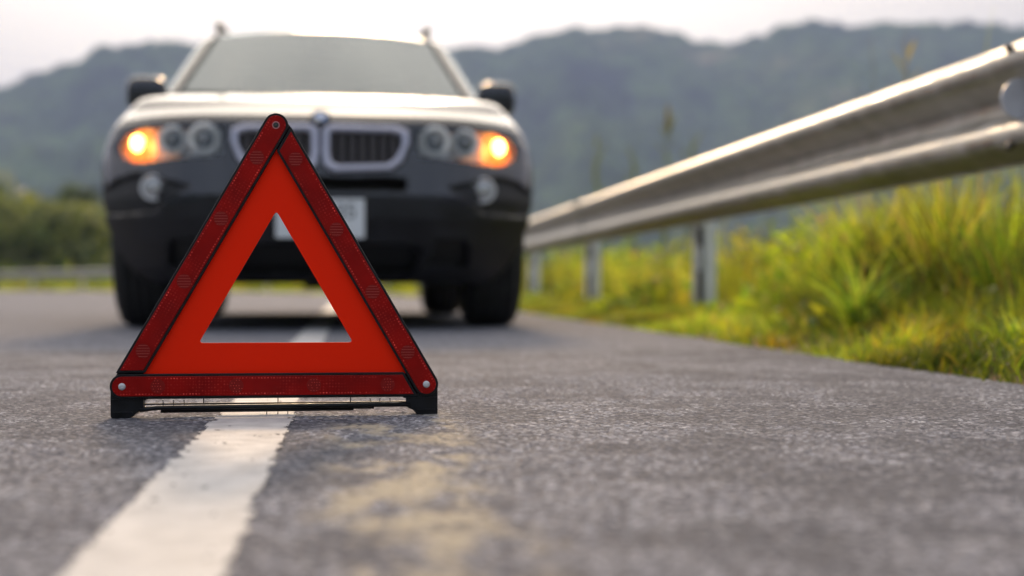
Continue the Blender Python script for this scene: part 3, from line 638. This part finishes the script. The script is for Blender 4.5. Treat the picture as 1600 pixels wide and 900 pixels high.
for x in (-.152, -.138, -.124, .128, .141, .155):
    p_ = MB(); p_.tube([(x, .004, .0155), (x, .004, .0225)], .0006, 6); pn = p_.build('pin', M_tblk, tri); MB().sup((x, .0035, .0232), (.0012, .0012, .0012), 1, 8).build('pin_head', M_pin, pn)
for x in (-.013, .002, .0155): MB().box((x, .003, .0052), (.0010, .0010, .0085)).build('strut', M_tblk, tri)

# ------------------------------------------------------------------ car: body surface meshed from its front, top and side shapes
def smax(a, b_, k):
    h = np.clip(.5+.5*(a-b_)/k, 0, 1); return b_*(1-h)+a*h + k*h*(1-h)
def smin(a, b_, k): return -smax(-a, -b_, k)
def polysd(x, z, P):
    P = np.asarray(P, float); d = np.full(np.shape(x), 1e9); inside = np.zeros(np.shape(x), bool); n_ = len(P)
    for i in range(n_):
        a = P[i]; b_ = P[(i+1) % n_]; e = b_-a; wx = x-a[0]; wz = z-a[1]; h = np.clip((wx*e[0]+wz*e[1])/(e@e), 0, 1)
        d = np.minimum(d, (wx-e[0]*h)**2+(wz-e[1]*h)**2)
        if abs(e[1]) > 1e-12: inside ^= ((a[1] > z) != (b_[1] > z)) & (x < (e[0]*(z-a[1])/e[1]+a[0]))
    return np.where(inside, -1, 1)*np.sqrt(d)
FRONT = [(.15, -.60), (.20, -.66), (.26, -.74), (.34, -.80), (.44, -.835), (.54, -.835), (.60, -.815), (.66, -.795), (.72, -.775), (.78, -.762), (.83, -.745), (.86, -.71), (.90, -.62), (1.0, -.50), (1.2, -.3)]
HOODC = [(-.9, .76), (-.78, .835), (-.70, .868), (-.6, .908), (-.5, .945), (-.3, .99), (-.1, 1.018), (.1, 1.045), (.3, 1.07), (.6, 1.095), (.9, 1.09), (1.5, 1.07), (3.4, 1.06), (3.75, 1.0)]
DROP = [(0, 0), (.4, .004), (.62, .012), (.72, .022), (.76, .035), (.81, .075), (.87, .135), (.925, .23), (1.0, .40)]
def Yf(ax, z): return interp(z, FRONT) + .50*(ax/.93)**3.3*(1+.25*np.clip((.5-z)/.3, 0, 1))
def body_low(ax, y, z):
    f = Yf(ax, z)-y; f = f*.85
    t = z-(interp(y, HOODC)-interp(ax, DROP)*np.clip((1.2-y)/.7, .25, 1)); t = t*.9
    xs = .907 - interp(z, [(.68, 0), (.76, .012), (.82, .036), (.88, .058), (.94, .085), (1.05, .13), (1.6, .2)]) - .10*np.clip(.42-z, 0, 1) - .05*np.clip((y-2.9)/.8, 0, 1)**2
    xs = xs + .004*np.exp(-((np.hypot(y, z-.36)-.47)/.07)**2) + .004*np.exp(-((np.hypot(y-2.795, z-.36)-.47)/.07)**2) - .02*np.exp(-((z-.60)/.09)**2)*((y > .6) & (y < 2.2))
    s_ = ax-xs; b_ = .190 + .05*np.clip((y-3)/.6, 0, 1)-z; r = y-(3.72-.12*np.abs(z-.6)-.25*(ax/.93)**4)
    d = smax(f, t, .045); d = smax(d, s_, .07); d = smax(d, b_, .05); return smax(d, r, .08)
def house(ax, y, z):
    W0 = y - .10*(ax/.7)**2
    ws = (z-(1.085+(W0-.62)*.61))*.85
    rf = z-(interp(y, [(.5, 1.50), (1.2, 1.548), (1.45, 1.576), (1.8, 1.625), (2.2, 1.66), (2.8, 1.66), (3.3, 1.62), (3.7, 1.56)]) - .055*(ax/.62)**2.5)
    sd = (ax-(.822-.36*np.clip(z-1.05, 0, 1)))*.94; rr_ = (y-(3.66-.62*np.clip(z-1.05, 0, 1)))*.85
    d = smax(ws, rf, .02); d = smax(d, sd, .05); d = smax(d, rr_, .06); return smax(d, .95-z, .01)
KID = [(.008, .800), (.035, .815), (.30, .812), (.345, .795), (.348, .745), (.318, .668), (.275, .632), (.05, .622), (.015, .645), (.006, .70)]
LAMP = [(.372, .800), (.378, .688), (.64, .672), (.735, .672), (.79, .695), (.815, .745), (.775, .792), (.72, .806), (.55, .806)]
POD = [(.50, .568), (.62, .600), (.72, .622), (.80, .612), (.88, .575), (.96, .54), (.96, .468), (.66, .468), (.61, .505)]
SLIT = [(0, .55), (.33, .552), (.335, .575), (.33, .600), (0, .602)]
LOWG = [(0, .225), (.36, .225), (.40, .30), (.36, .345), (0, .345)]
TOWR = [(.42, .265), (.60, .265), (.585, .36), (.45, .36)]
def solid0(ax, y, z): return smin(body_low(ax, y, z), house(ax, y, z), .03)
def solid(ax, y, z):
    d = solid0(ax, y, z)
    fr = (y < -.15)
    front = Yf(ax, z)-y   # negative inside
    def rec(P, depth, infl=0.):
        return np.maximum(polysd(ax, z, P)-infl, -(front+depth))   # negative = carve region: near the front skin
    c = np.minimum.reduce([rec(KID, .06, -.006), rec(LAMP, .07, -.004), rec(SLIT, .09), rec(LOWG, .08), rec(TOWR, .05)])
    c = np.minimum(c, np.maximum(polysd(ax, z, POD)-0., -(front+.028)))
    d = np.where(fr, np.maximum(d, -c), d)
    for yc in (0., 2.795):
        whl = np.hypot(y-yc, z-.355)-.405; d = smax(d, -np.maximum(whl, .60-ax), .012)
    return d
hs = .0135
xs_ = np.arange(0, 1.0, hs)+hs*.5; ys_ = np.arange(-.92, 3.84, hs); zs_ = np.arange(.13, 1.74, hs)
nx, ny, nz = len(xs_), len(ys_), len(zs_)
half_ = np.empty((nx, ny, nz), np.float32)
for i, xv in enumerate(xs_):
    YY, ZZ = np.meshgrid(ys_, zs_, indexing='ij'); half_[i] = solid(np.full(YY.shape, xv), YY, ZZ)
G3 = np.concatenate([half_[::-1], half_], 0); xs2 = np.concatenate([-xs_[::-1], xs_])
def surface_nets(G, ax_):
    s_ = G < 0; nx, ny, nz = G.shape
    acc = np.zeros((nx-1, ny-1, nz-1, 3), np.float32); cnt = np.zeros((nx-1, ny-1, nz-1), np.float32)
    for a in range(3):
        for o1 in (0, 1):
            for o2 in (0, 1):
                sl0 = [slice(0, -1)]*3; sl1 = [slice(0, -1)]*3; oth = [i for i in range(3) if i != a]
                for i, o_ in zip(oth, (o1, o2)): sl0[i] = sl1[i] = slice(o_, None if o_ else -1)
                sl1[a] = slice(1, None)
                g0 = G[tuple(sl0)]; g1 = G[tuple(sl1)]; c = (g0 < 0) != (g1 < 0); tt = np.where(c, g0/np.where(c, g0-g1, 1), 0)
                cnt += c; acc[..., a] += tt
                for i, o_ in zip(oth, (o1, o2)): acc[..., i] += c*o_
    m = cnt > 0; idx = np.full(m.shape, -1, np.int64); ii = np.argwhere(m); idx[m] = np.arange(len(ii))
    P = ii + acc[m]/cnt[m][:, None]
    V = np.stack([np.interp(P[:, k], np.arange(len(ax_[k])), ax_[k]) for k in range(3)], 1)
    Fs = []
    for a in range(3):
        b_, c_ = (a+1) % 3, (a+2) % 3
        sl0 = [slice(1, -1)]*3; sl1 = [slice(1, -1)]*3; sl0[a] = slice(0, -1); sl1[a] = slice(1, None)
        A = s_[tuple(sl0)]; Bq = s_[tuple(sl1)]; e = np.argwhere(A != Bq); fl = A[A != Bq]
        off = np.ones(3, int); off[a] = 0; p = e+off
        def g(db, dc):
            q = p.copy(); q[:, b_] -= db; q[:, c_] -= dc; return idx[q[:, 0], q[:, 1], q[:, 2]]
        Fq = np.stack([g(1, 1), g(0, 1), g(0, 0), g(1, 0)], 1); Fq[~fl] = Fq[~fl][:, ::-1]; Fs.append(Fq)
    return V, np.concatenate(Fs)
V, F = surface_nets(G3, (xs2, ys_, zs_)); del G3, half_
fn = lambda P: solid(np.abs(P[:, 0]), P[:, 1], P[:, 2])
for _ in range(3):
    e = 2e-3; f0 = fn(V); g = np.stack([(fn(V+np.eye(3)[k]*e)-fn(V-np.eye(3)[k]*e))/(2*e) for k in range(3)], 1)
    g2 = (g**2).sum(1); st = -(f0/np.maximum(g2, .15))[:, None]*g; V = V + np.clip(st, -.006, .006)
cen = V[F].mean(1); ax = np.abs(cen[:, 0]); cy_, cz_ = cen[:, 1], cen[:, 2]
fd = Yf(ax, cz_)-cy_; frontal = (cy_ < -.12) & (fd > -.10)
part = np.full(len(F), 0)                                 # 0 body paint
hood = (cy_ > -.74) & (cy_ < .66) & (cz_ > interp(cy_, HOODC)-interp(ax, DROP)-.02) & (ax < .74) & (cz_ > .84); part[hood] = 1
bl = interp(ax, [(0, .527), (.42, .527), (.55, .510), (.64, .468), (.75, .462), (.93, .462)])
bump = (cy_ < -.42) & ~hood & (cz_ < .84) | ((cy_ < -.30) & (cz_ < .62)); part[bump] = 2
clad = (cz_ < np.where(cy_ < -.2, bl, .42)) | ((np.hypot(cy_, cz_-.355) < .475) & (cz_ < .80) & (cy_ > -.475)) | ((np.hypot(cy_-2.795, cz_-.355) < .475) & (cz_ < .8)); part[clad] = 3
rc = lambda P, i: (polysd(ax, cz_, P) < i) & (cy_ < -.12) & (fd > -.13)
part[rc(KID, .004) | rc(SLIT, .006)] = 4; part[rc(LAMP, .005) & (fd < -.012)] = 5; part[rc(POD, .002)] = 3
part[(rc(LOWG, .004) | rc(TOWR, .004)) & (fd < -.012)] = 4
hs_ = house(ax, cy_, cz_); onh = (hs_ > -.03) & (cz_ > 1.06)
W0 = cy_-.10*(ax/.7)**2; wsd = np.abs((cz_-(1.085+(W0-.62)*.61))*.85)
sdx = .822-.36*np.clip(cz_-1.05, 0, 1)
glassw = onh & (wsd < .022) & (ax < sdx-.078) & (cz_ < 1.557) & (cz_ > 1.085); part[glassw] = 6
sideg = onh & (np.abs(ax-sdx) < .03) & (cz_ > 1.12) & (cz_ < 1.50) & (cy_ > .78+(cz_-1.1)*1.35) & (cy_ < 3.42-(cz_-1.1)*.6) & (np.abs(cy_-1.85) > .05) & (np.abs(cy_-2.92) > .05); part[sideg] = 7
rearg = onh & (cy_ > 3.25) & (ax < sdx-.09) & (cz_ > 1.14) & (cz_ < 1.52) & ~sideg & (cy_ > 3.66-.62*(cz_-1.05)-.08); part[rearg] = 8
part[(cy_ > 3.4) & (ax > .66) & (cz_ > .72) & (cz_ < 1.02)] = 9
M_paint = mat('car_paint', (.010, .011, .020), .25, spec=.2, coat=1.0); M_paint.node_tree.nodes['Principled BSDF'].inputs['Coat IOR'].default_value = 1.5
n, l, b = nodes(M_paint); tq_ = n.new('ShaderNodeTexCoord'); xx_ = n.new('ShaderNodeTexNoise'); xx_.inputs['Scale'].default_value = 4; xx_.inputs['Detail'].default_value = 5; l.new(tq_.outputs['Object'], xx_.inputs['Vector'])
l.new(mrange(xx_.outputs['Fac'], .3, .7, .03, .10), b.inputs['Coat Roughness'])
M_clad = noise_mod(mat('grey_cladding', (.03, .03, .032), .5, spec=.3), (.012, .012, .014), (.022, .022, .026), 6, 4, rr=(.42, .58))
M_dark = mat('dark_recess', (.008, .008, .008), .6); M_house = mat('lamp_housing', (.70, .70, .71), .35, .1)
M_chrome = mat('chrome', (.75, .75, .80), .12, 1.0); M_satin = mat('satin_chrome', (.44, .44, .53), .35, .45); M_slat = mat('grille_slat', (.09, .08, .085), .35, .3)
M_tail = mat('tail_light', (.25, .01, .01), .1, coat=.5)
M_rub = noise_mod(mat('tyre_rubber', (.015, .015, .015), .75), (.012, .012, .012), (.022, .022, .022), 12); M_rim = mat('alloy', (.5, .5, .52), .3, .9)
M_int = mat('interior', (.03, .03, .032), .8)
def glassmat(name, tint, fres=1.45, ca=.0):
    m = bpy.data.materials.new(name); m.use_nodes = True; n = m.node_tree.nodes; l = m.node_tree.links; n.clear()
    o = n.new('ShaderNodeOutputMaterial'); a = n.new('ShaderNodeBsdfTransparent'); a.inputs[0].default_value = (*tint, 1); g = n.new('ShaderNodeBsdfGlossy'); g.inputs['Roughness'].default_value = .03; g.inputs[0].default_value = (.84, .93, 1, 1)
    f = n.new('ShaderNodeFresnel'); f.inputs[0].default_value = fres; mx = n.new('ShaderNodeMixShader')
    l.new(f.outputs[0], mx.inputs[0]); l.new(a.outputs[0], mx.inputs[1]); l.new(g.outputs[0], mx.inputs[2]); l.new(mx.outputs[0], o.inputs[0]); return m
M_glass = glassmat('windscreen_glass', (.30, .33, .34), 1.98); M_sglass = glassmat('dark_glass', (.12, .13, .13), 1.6); M_cover = glassmat('lamp_cover_glass', (.9, .9, .9), 1.5)

CARX, CARY, YAW = -.846, 6.33, R(7.2)
car = empty('parked_car', (CARX, CARY, 0), YAW, 'dark SUV with its hazard lights on, parked across the white line behind the triangle', 'car')
names = ['body', 'hood', 'front_bumper', 'lower_cladding', 'grille_recess', 'headlight_housing', 'windscreen', 'side_glass', 'rear_window', 'tail_light']
ms = [M_paint, M_paint, M_paint, M_clad, M_dark, M_house, M_glass, M_sglass, M_sglass, M_tail]
# smooth normals computed over the whole body so the seams between panels stay even
ee = 1.5e-3; gN = np.stack([(fn(V+np.eye(3)[k]*ee)-fn(V-np.eye(3)[k]*ee)) for k in range(3)], 1); gN /= np.linalg.norm(gN, axis=1)[:, None]+1e-9
def sub(fm, name, mt):
    if not fm.any(): return None
    f = F[fm]; u_, inv = np.unique(f, return_inverse=True); o = npmesh(name, V[u_], inv.reshape(-1, 4), mt, car)
    try: o.data.normals_split_custom_set_from_vertices(gN[u_].tolist())
    except Exception as ex: print(ex)
    return o
for k in range(10):
    if k in (5, 9):
        for sgn in (-1, 1): sub((part == k) & (np.sign(cen[:, 0]) == sgn), names[k], ms[k])
    elif k == 7:
        for sgn in (-1, 1):
            for a_, b__ in ((0, 1.98), (1.98, 2.92), (2.92, 4)): sub((part == k) & (np.sign(cen[:, 0]) == sgn) & (cy_ >= a_) & (cy_ < b__), names[k], ms[k])
    else: sub(part == k, names[k], ms[k])
def fy(x, z):   # front skin depth at (x, z)
    return float(Yf(np.array(abs(x)), np.array(z)))
# headlights: projectors with bright rings, amber indicator, clear cover
M_amber = mat('amber_lens', (.8, .22, .02), .2, emit=(1, .20, .008), es=1.1)
M_bulb = mat('indicator_bulb', (1, .6, .2), .3, emit=(1.0, .50, .10), es=16.)
M_lens = mat('projector_lens', (.16, .165, .17), .05, spec=.8, coat=1); M_ringm = mat('lamp_ring', (.80, .78, .75), .3, .2)
for sg in (-1, 1):
    h = bpy.data.objects.new('headlight', None); link(h, car)
    h.name = 'headlight'
    for xc, rd in ((.452, .064), (.578, .058)):
        y0 = fy(xc, .745)+.014; m = MB(); m.lathe([(rd*.55, .03), (rd*.62, .0), (rd*.70, -.008), (rd*.95, -.012), (rd, -.004), (rd, .03)], (sg*xc, y0, .755), 'Y', 32); m.build('lamp_ring', M_ringm, h)
        m = MB(); m.sup((sg*xc, y0+.012, .755), (rd*.58, .03, rd*.58), 1, 24); m.build('projector_lens', M_lens, h)
    m = MB(); P = [(.685, .792), (.675, .69), (.70, .680), (.755, .682), (.785, .72), (.770, .775), (.72, .800)]
    P = [(sg*a, z) for a, z in P]; P = P if sg > 0 else P[::-1]
    n_ = len(P); vs = [(x, fy(x, z)+.030, z) for x, z in P]+[(x, fy(x, z)+.05, z) for x, z in P]; c_ = len(vs); vs.append((sg*.715, fy(.715, .735)+.022, .738))
    m.add(vs, [(i, (i+1) % n_, c_) for i in range(n_)]+[(i, n_+i, n_+(i+1) % n_, (i+1) % n_) for i in range(n_)]); ind = m.build('indicator', M_amber, h)
    m = MB(); m.sup((sg*.728, fy(.728, .735)+.012, .752), (.027, .012, .033), 1, 20); m.build('bulb', M_bulb, ind)
    LP_ = np.array(LAMP); gx = np.linspace(.365, .82, 40); gz = np.linspace(.665, .812, 16); GX, GZ = np.meshgrid(gx, gz, indexing='ij'); Fg = grid_faces(40, 16)
    cm = polysd(GX.ravel()[Fg].mean(1), GZ.ravel()[Fg].mean(1), LAMP) < 0; Vg = np.stack([sg*GX, Yf(GX, GZ)-.002, GZ], -1).reshape(-1, 3)
    npmesh('lamp_cover', Vg, Fg[cm] if sg > 0 else Fg[cm][:, ::-1], M_cover, h)
    # fog lamp
    y0 = fy(.652, .568)+.012; m = MB(); m.lathe([(.050, .03), (.052, -.004), (.047, -.010), (.043, -.004), (.040, .004)], (sg*.652, y0, .566), 'Y', 32); fl = m.build('fog_lamp', M_house, car)
    m = MB(); m.sup((sg*.652, y0+.004, .566), (.041, .012, .041), 1, 24); m.build('fog_lens', mat('fog_glass', (.45, .45, .46), .12, .3, coat=1), fl)
    # kidney frame with slats
    KP = roundpoly([(sg*a, z) for a, z in KID], .008, 3); pts = [(x, fy(x, z)-.006, z) for x, z in KP]
    m = MB(); vs = []; nk = len(KP); cxk = sg*.175; czk = .72
    pr4 = [(1.0, .01), (1.0, -.012), (.93, -.020), (.80, -.016), (.80, .03)]
    for i in range(nk):
        x, z = KP[i]
        for s_, dy_ in pr4:
            f_ = 1-(1-s_)*.85; fx = cxk+(x-cxk)*(1-(1-s_)*.80); fz = czk+(z-czk)*(1-(1-s_)*1.45); vs.append((fx, fy(fx, fz)+dy_, fz))
    k5 = len(pr4); m.add(vs, [(i*k5+j, ((i+1) % nk)*k5+j, ((i+1) % nk)*k5+j+1, i*k5+j+1) if sg > 0 else (i*k5+j+1, ((i+1) % nk)*k5+j+1, ((i+1) % nk)*k5+j, i*k5+j) for i in range(nk) for j in range(k5-1)], 0, True)
    kf = m.build('kidney_frame', M_satin, car)
    for i in range(8):
        x = sg*(.045+i*.040); yb = fy(x, .72)
        m = MB(); m.box((x, yb+.025, .722), (.024, .035, .165 if i < 6 else .13)); m.build('slat', M_slat, kf, .006)
    # mirrors
    m = MB(); m.sup(((sg*.862+.006), .78, 1.122), (.098, .085, .083), .55, 28); m.tube([(sg*.80, .80, 1.07), (sg*.73, .78, 1.05)], [.032, .045], 10); mr = m.build('wing_mirror', M_paint, car)
    m = MB(); m.sup(((sg*.862+.006), .842, 1.122), (.090, .03, .062), .5, 20); m.build('mirror_glass', M_chrome, mr)
    m = MB(); m.box(((sg*.862+.006), .700, 1.085), (.155, .03, .07)); m.build('mirror_cover', M_dark, mr, .01)
    ep = [(sg*(.822-.36*max(z-1.05, 0)-.080), 0, z) for z in np.linspace(1.09, 1.555, 10)]; ep = [(x, .62+(z-1.085)/.61+.10*(x/.7)**2-.004, z) for x, _, z in ep]
    m = MB(); m.tube(ep, .010, 8); m.build('windscreen_seal', M_dark, car)
    # roof rail
    m = MB(); m.tube([(sg*.565, 1.50, 1.575), (sg*.578, 1.60, 1.622), (sg*.585, 1.75, 1.650), (sg*.575, 2.3, 1.685), (sg*.57, 3.0, 1.68), (sg*.56, 3.3, 1.655), (sg*.55, 3.38, 1.61)], .016, 10); m.build('roof_rail', M_clad, car)
    # wheels
    for yc in (0., 2.795):
        xo = .868; x0 = xo-.245; rt = .356
        prof_ = [(.22, .01), (.30, .0), (.335, .012), (.350, .035), (rt, .055), (rt, .075), (rt-.009, .077), (rt-.009, .084), (rt, .086), (rt, .118), (rt-.009, .119), (rt-.009, .126), (rt, .127), (rt, .159), (rt-.009, .161), (rt-.009, .168), (rt, .170), (rt, .19), (.350, .210), (.335, .233), (.30, .245), (.22, .235)]
        wl = bpy.data.objects.new('wheel', None); link(wl, car); wl.location = (sg*(x0 if sg > 0 else x0), yc, rt)
        m = MB(); m.lathe([(r_, (h_ if sg > 0 else -h_)) for r_, h_ in prof_], (0, 0, 0), 'X', 64, 0, False); m.build('tyre', M_rub, wl)
        m = MB(); S_ = sg; m.lathe([(.222, S_*.02), (.222, S_*.225), (.205, S_*.235), (.19, S_*.20), (.19, S_*.05)], (0, 0, 0), 'X', 48, 0, False); m.lathe([(.065, S_*.17), (.06, S_*.205), (.03, S_*.21)], (0, 0, 0), 'X', 24)
        for q in range(5): m.box((S_*.195, 0, .125), (.03, .045, .16), 0, Matrix.Rotation(2*PI*q/5, 4, 'X'))
        m.build('rim', M_rim, wl); m = MB(); m.lathe([(.16, S_*.10), (.16, S_*.125)], (0, 0, 0), 'X', 32); m.build('brake_disc', M_house, wl)
# plate with its frame
yp_ = -.848; m = MB(); m.box((0, yp_, .440), (.352, .010, .166)); pf2 = m.build('plate_frame', M_dark, car, .004)
M_plate = noise_mod(mat('plate_paint', (.72, .74, .76), .4), (.66, .68, .70), (.76, .78, .80), 8); m = MB(); m.box((0, yp_-.006, .440), (.340, .004, .152)); lp = m.build('licence_plate', M_plate, pf2, .003)
def text(s_, x, z, size, y, parent, mt):
    cu = bpy.data.curves.new('lettering', 'FONT'); cu.body = s_; cu.size = size; cu.extrude = .0006; cu.align_x = 'CENTER'; cu.align_y = 'CENTER'; cu.materials.append(mt)
    tmp = bpy.data.objects.new('tmp', cu); C.objects.link(tmp); bpy.context.view_layer.update(); me = bpy.data.meshes.new_from_object(tmp.evaluated_get(bpy.context.evaluated_depsgraph_get())); bpy.data.objects.remove(tmp)
    o = bpy.data.objects.new('lettering', me); link(o, parent); o.location = (x, y, z); o.rotation_euler = (R(90), 0, 0); return o
text('35', .098, .466, .082, yp_-.0088, lp, mat('plate_ink', (.10, .11, .12), .5))
# roundel above the grille
m = MB(); Mx = Matrix.Translation((0, -.738, .842)) @ Matrix.Rotation(R(-42), 4, 'X'); a0 = len(m.v)
m.lathe([(.041, .004), (.041, -.003), (.038, -.006), (.028, -.006)], (0, 0, 0), 'Y', 40, 0); m.lathe([(.0275, -.0045), (.026, -.0070)], (0, 0, 0), 'Y', 40, 1)
for q in range(4):
    pts = [(0, 0)]+[(.0255*math.cos(a), .0255*math.sin(a)) for a in np.linspace(q*PI/2, (q+1)*PI/2, 9)]
    m.add([(x, -.0078, z) for x, z in pts], [tuple(range(len(pts)))[::-1]], 2 if q % 2 == 0 else 3)
m.v = [tuple(Mx @ Vector(v)) for v in m.v]; m.build('roundel', [M_dark, M_chrome, mat('white_enamel', (.8, .8, .82), .2, coat=1), mat('blue_enamel', (.08, .22, .55), .2, coat=1)], car)
# wipers, mirror, dashboard, seats, floor pan, suspension
for sg, x0, x1 in ((1, -.05, .48), (-1, -.62, -.10)):
    m = MB(); m.tube([(x1, .66, 1.098), ((x0+x1)/2, .655, 1.112), (x0, .70, 1.125)], [.012, .010, .006], 8); m.tube([(x0-.05, .72, 1.128), (x1-.05, .70, 1.118)], .007, 6); m.build('wiper', M_dark, car)
m = MB(); m.sup((0, 1.28, 1.44), (.12, .02, .035), .5, 20); m.build('inside_mirror', M_int, car)
m = MB(); m.sup((0, 1.02, 1.03), (.68, .24, .09), .5, 28); m.build('dashboard', M_int, car)
m = MB(); m.tube([(.36+.18*math.cos(a), 1.32-.05*math.sin(a), 1.02+.17*math.sin(a)) for a in np.linspace(0, 2*PI, 33)[:-1]], .014, 8, 0, True); m.build('steering_wheel', M_int, car)
for x in (-.36, .36):
    m = MB(); m.sup((x, 1.85, .92), (.24, .12, .36), .6, 20); m.sup((x, 1.92, 1.33), (.13, .06, .09), .6, 16); m.sup((x, 1.60, .62), (.25, .28, .10), .6, 20); m.build('seat', M_int, car)
m = MB(); m.sup((0, 2.75, .95), (.62, .13, .32), .5, 24); m.build('rear_bench', M_int, car)
m = MB(); m.box((0, 1.5, .30), (1.1, 4.2, .06)); m.box((0, 1.5, .24), (.30, 3.4, .07)); m.box((0, 0, .30), (1.20, .10, .08)); m.box((0, 2.8, .30), (1.25, .12, .10)); m.box((0, 2.8, .26), (.26, .28, .20)); m.tube([(.45, 2.9, .25), (.48, 3.65, .28)], .04, 10); m.build('underbody', M_dark, car, .01)
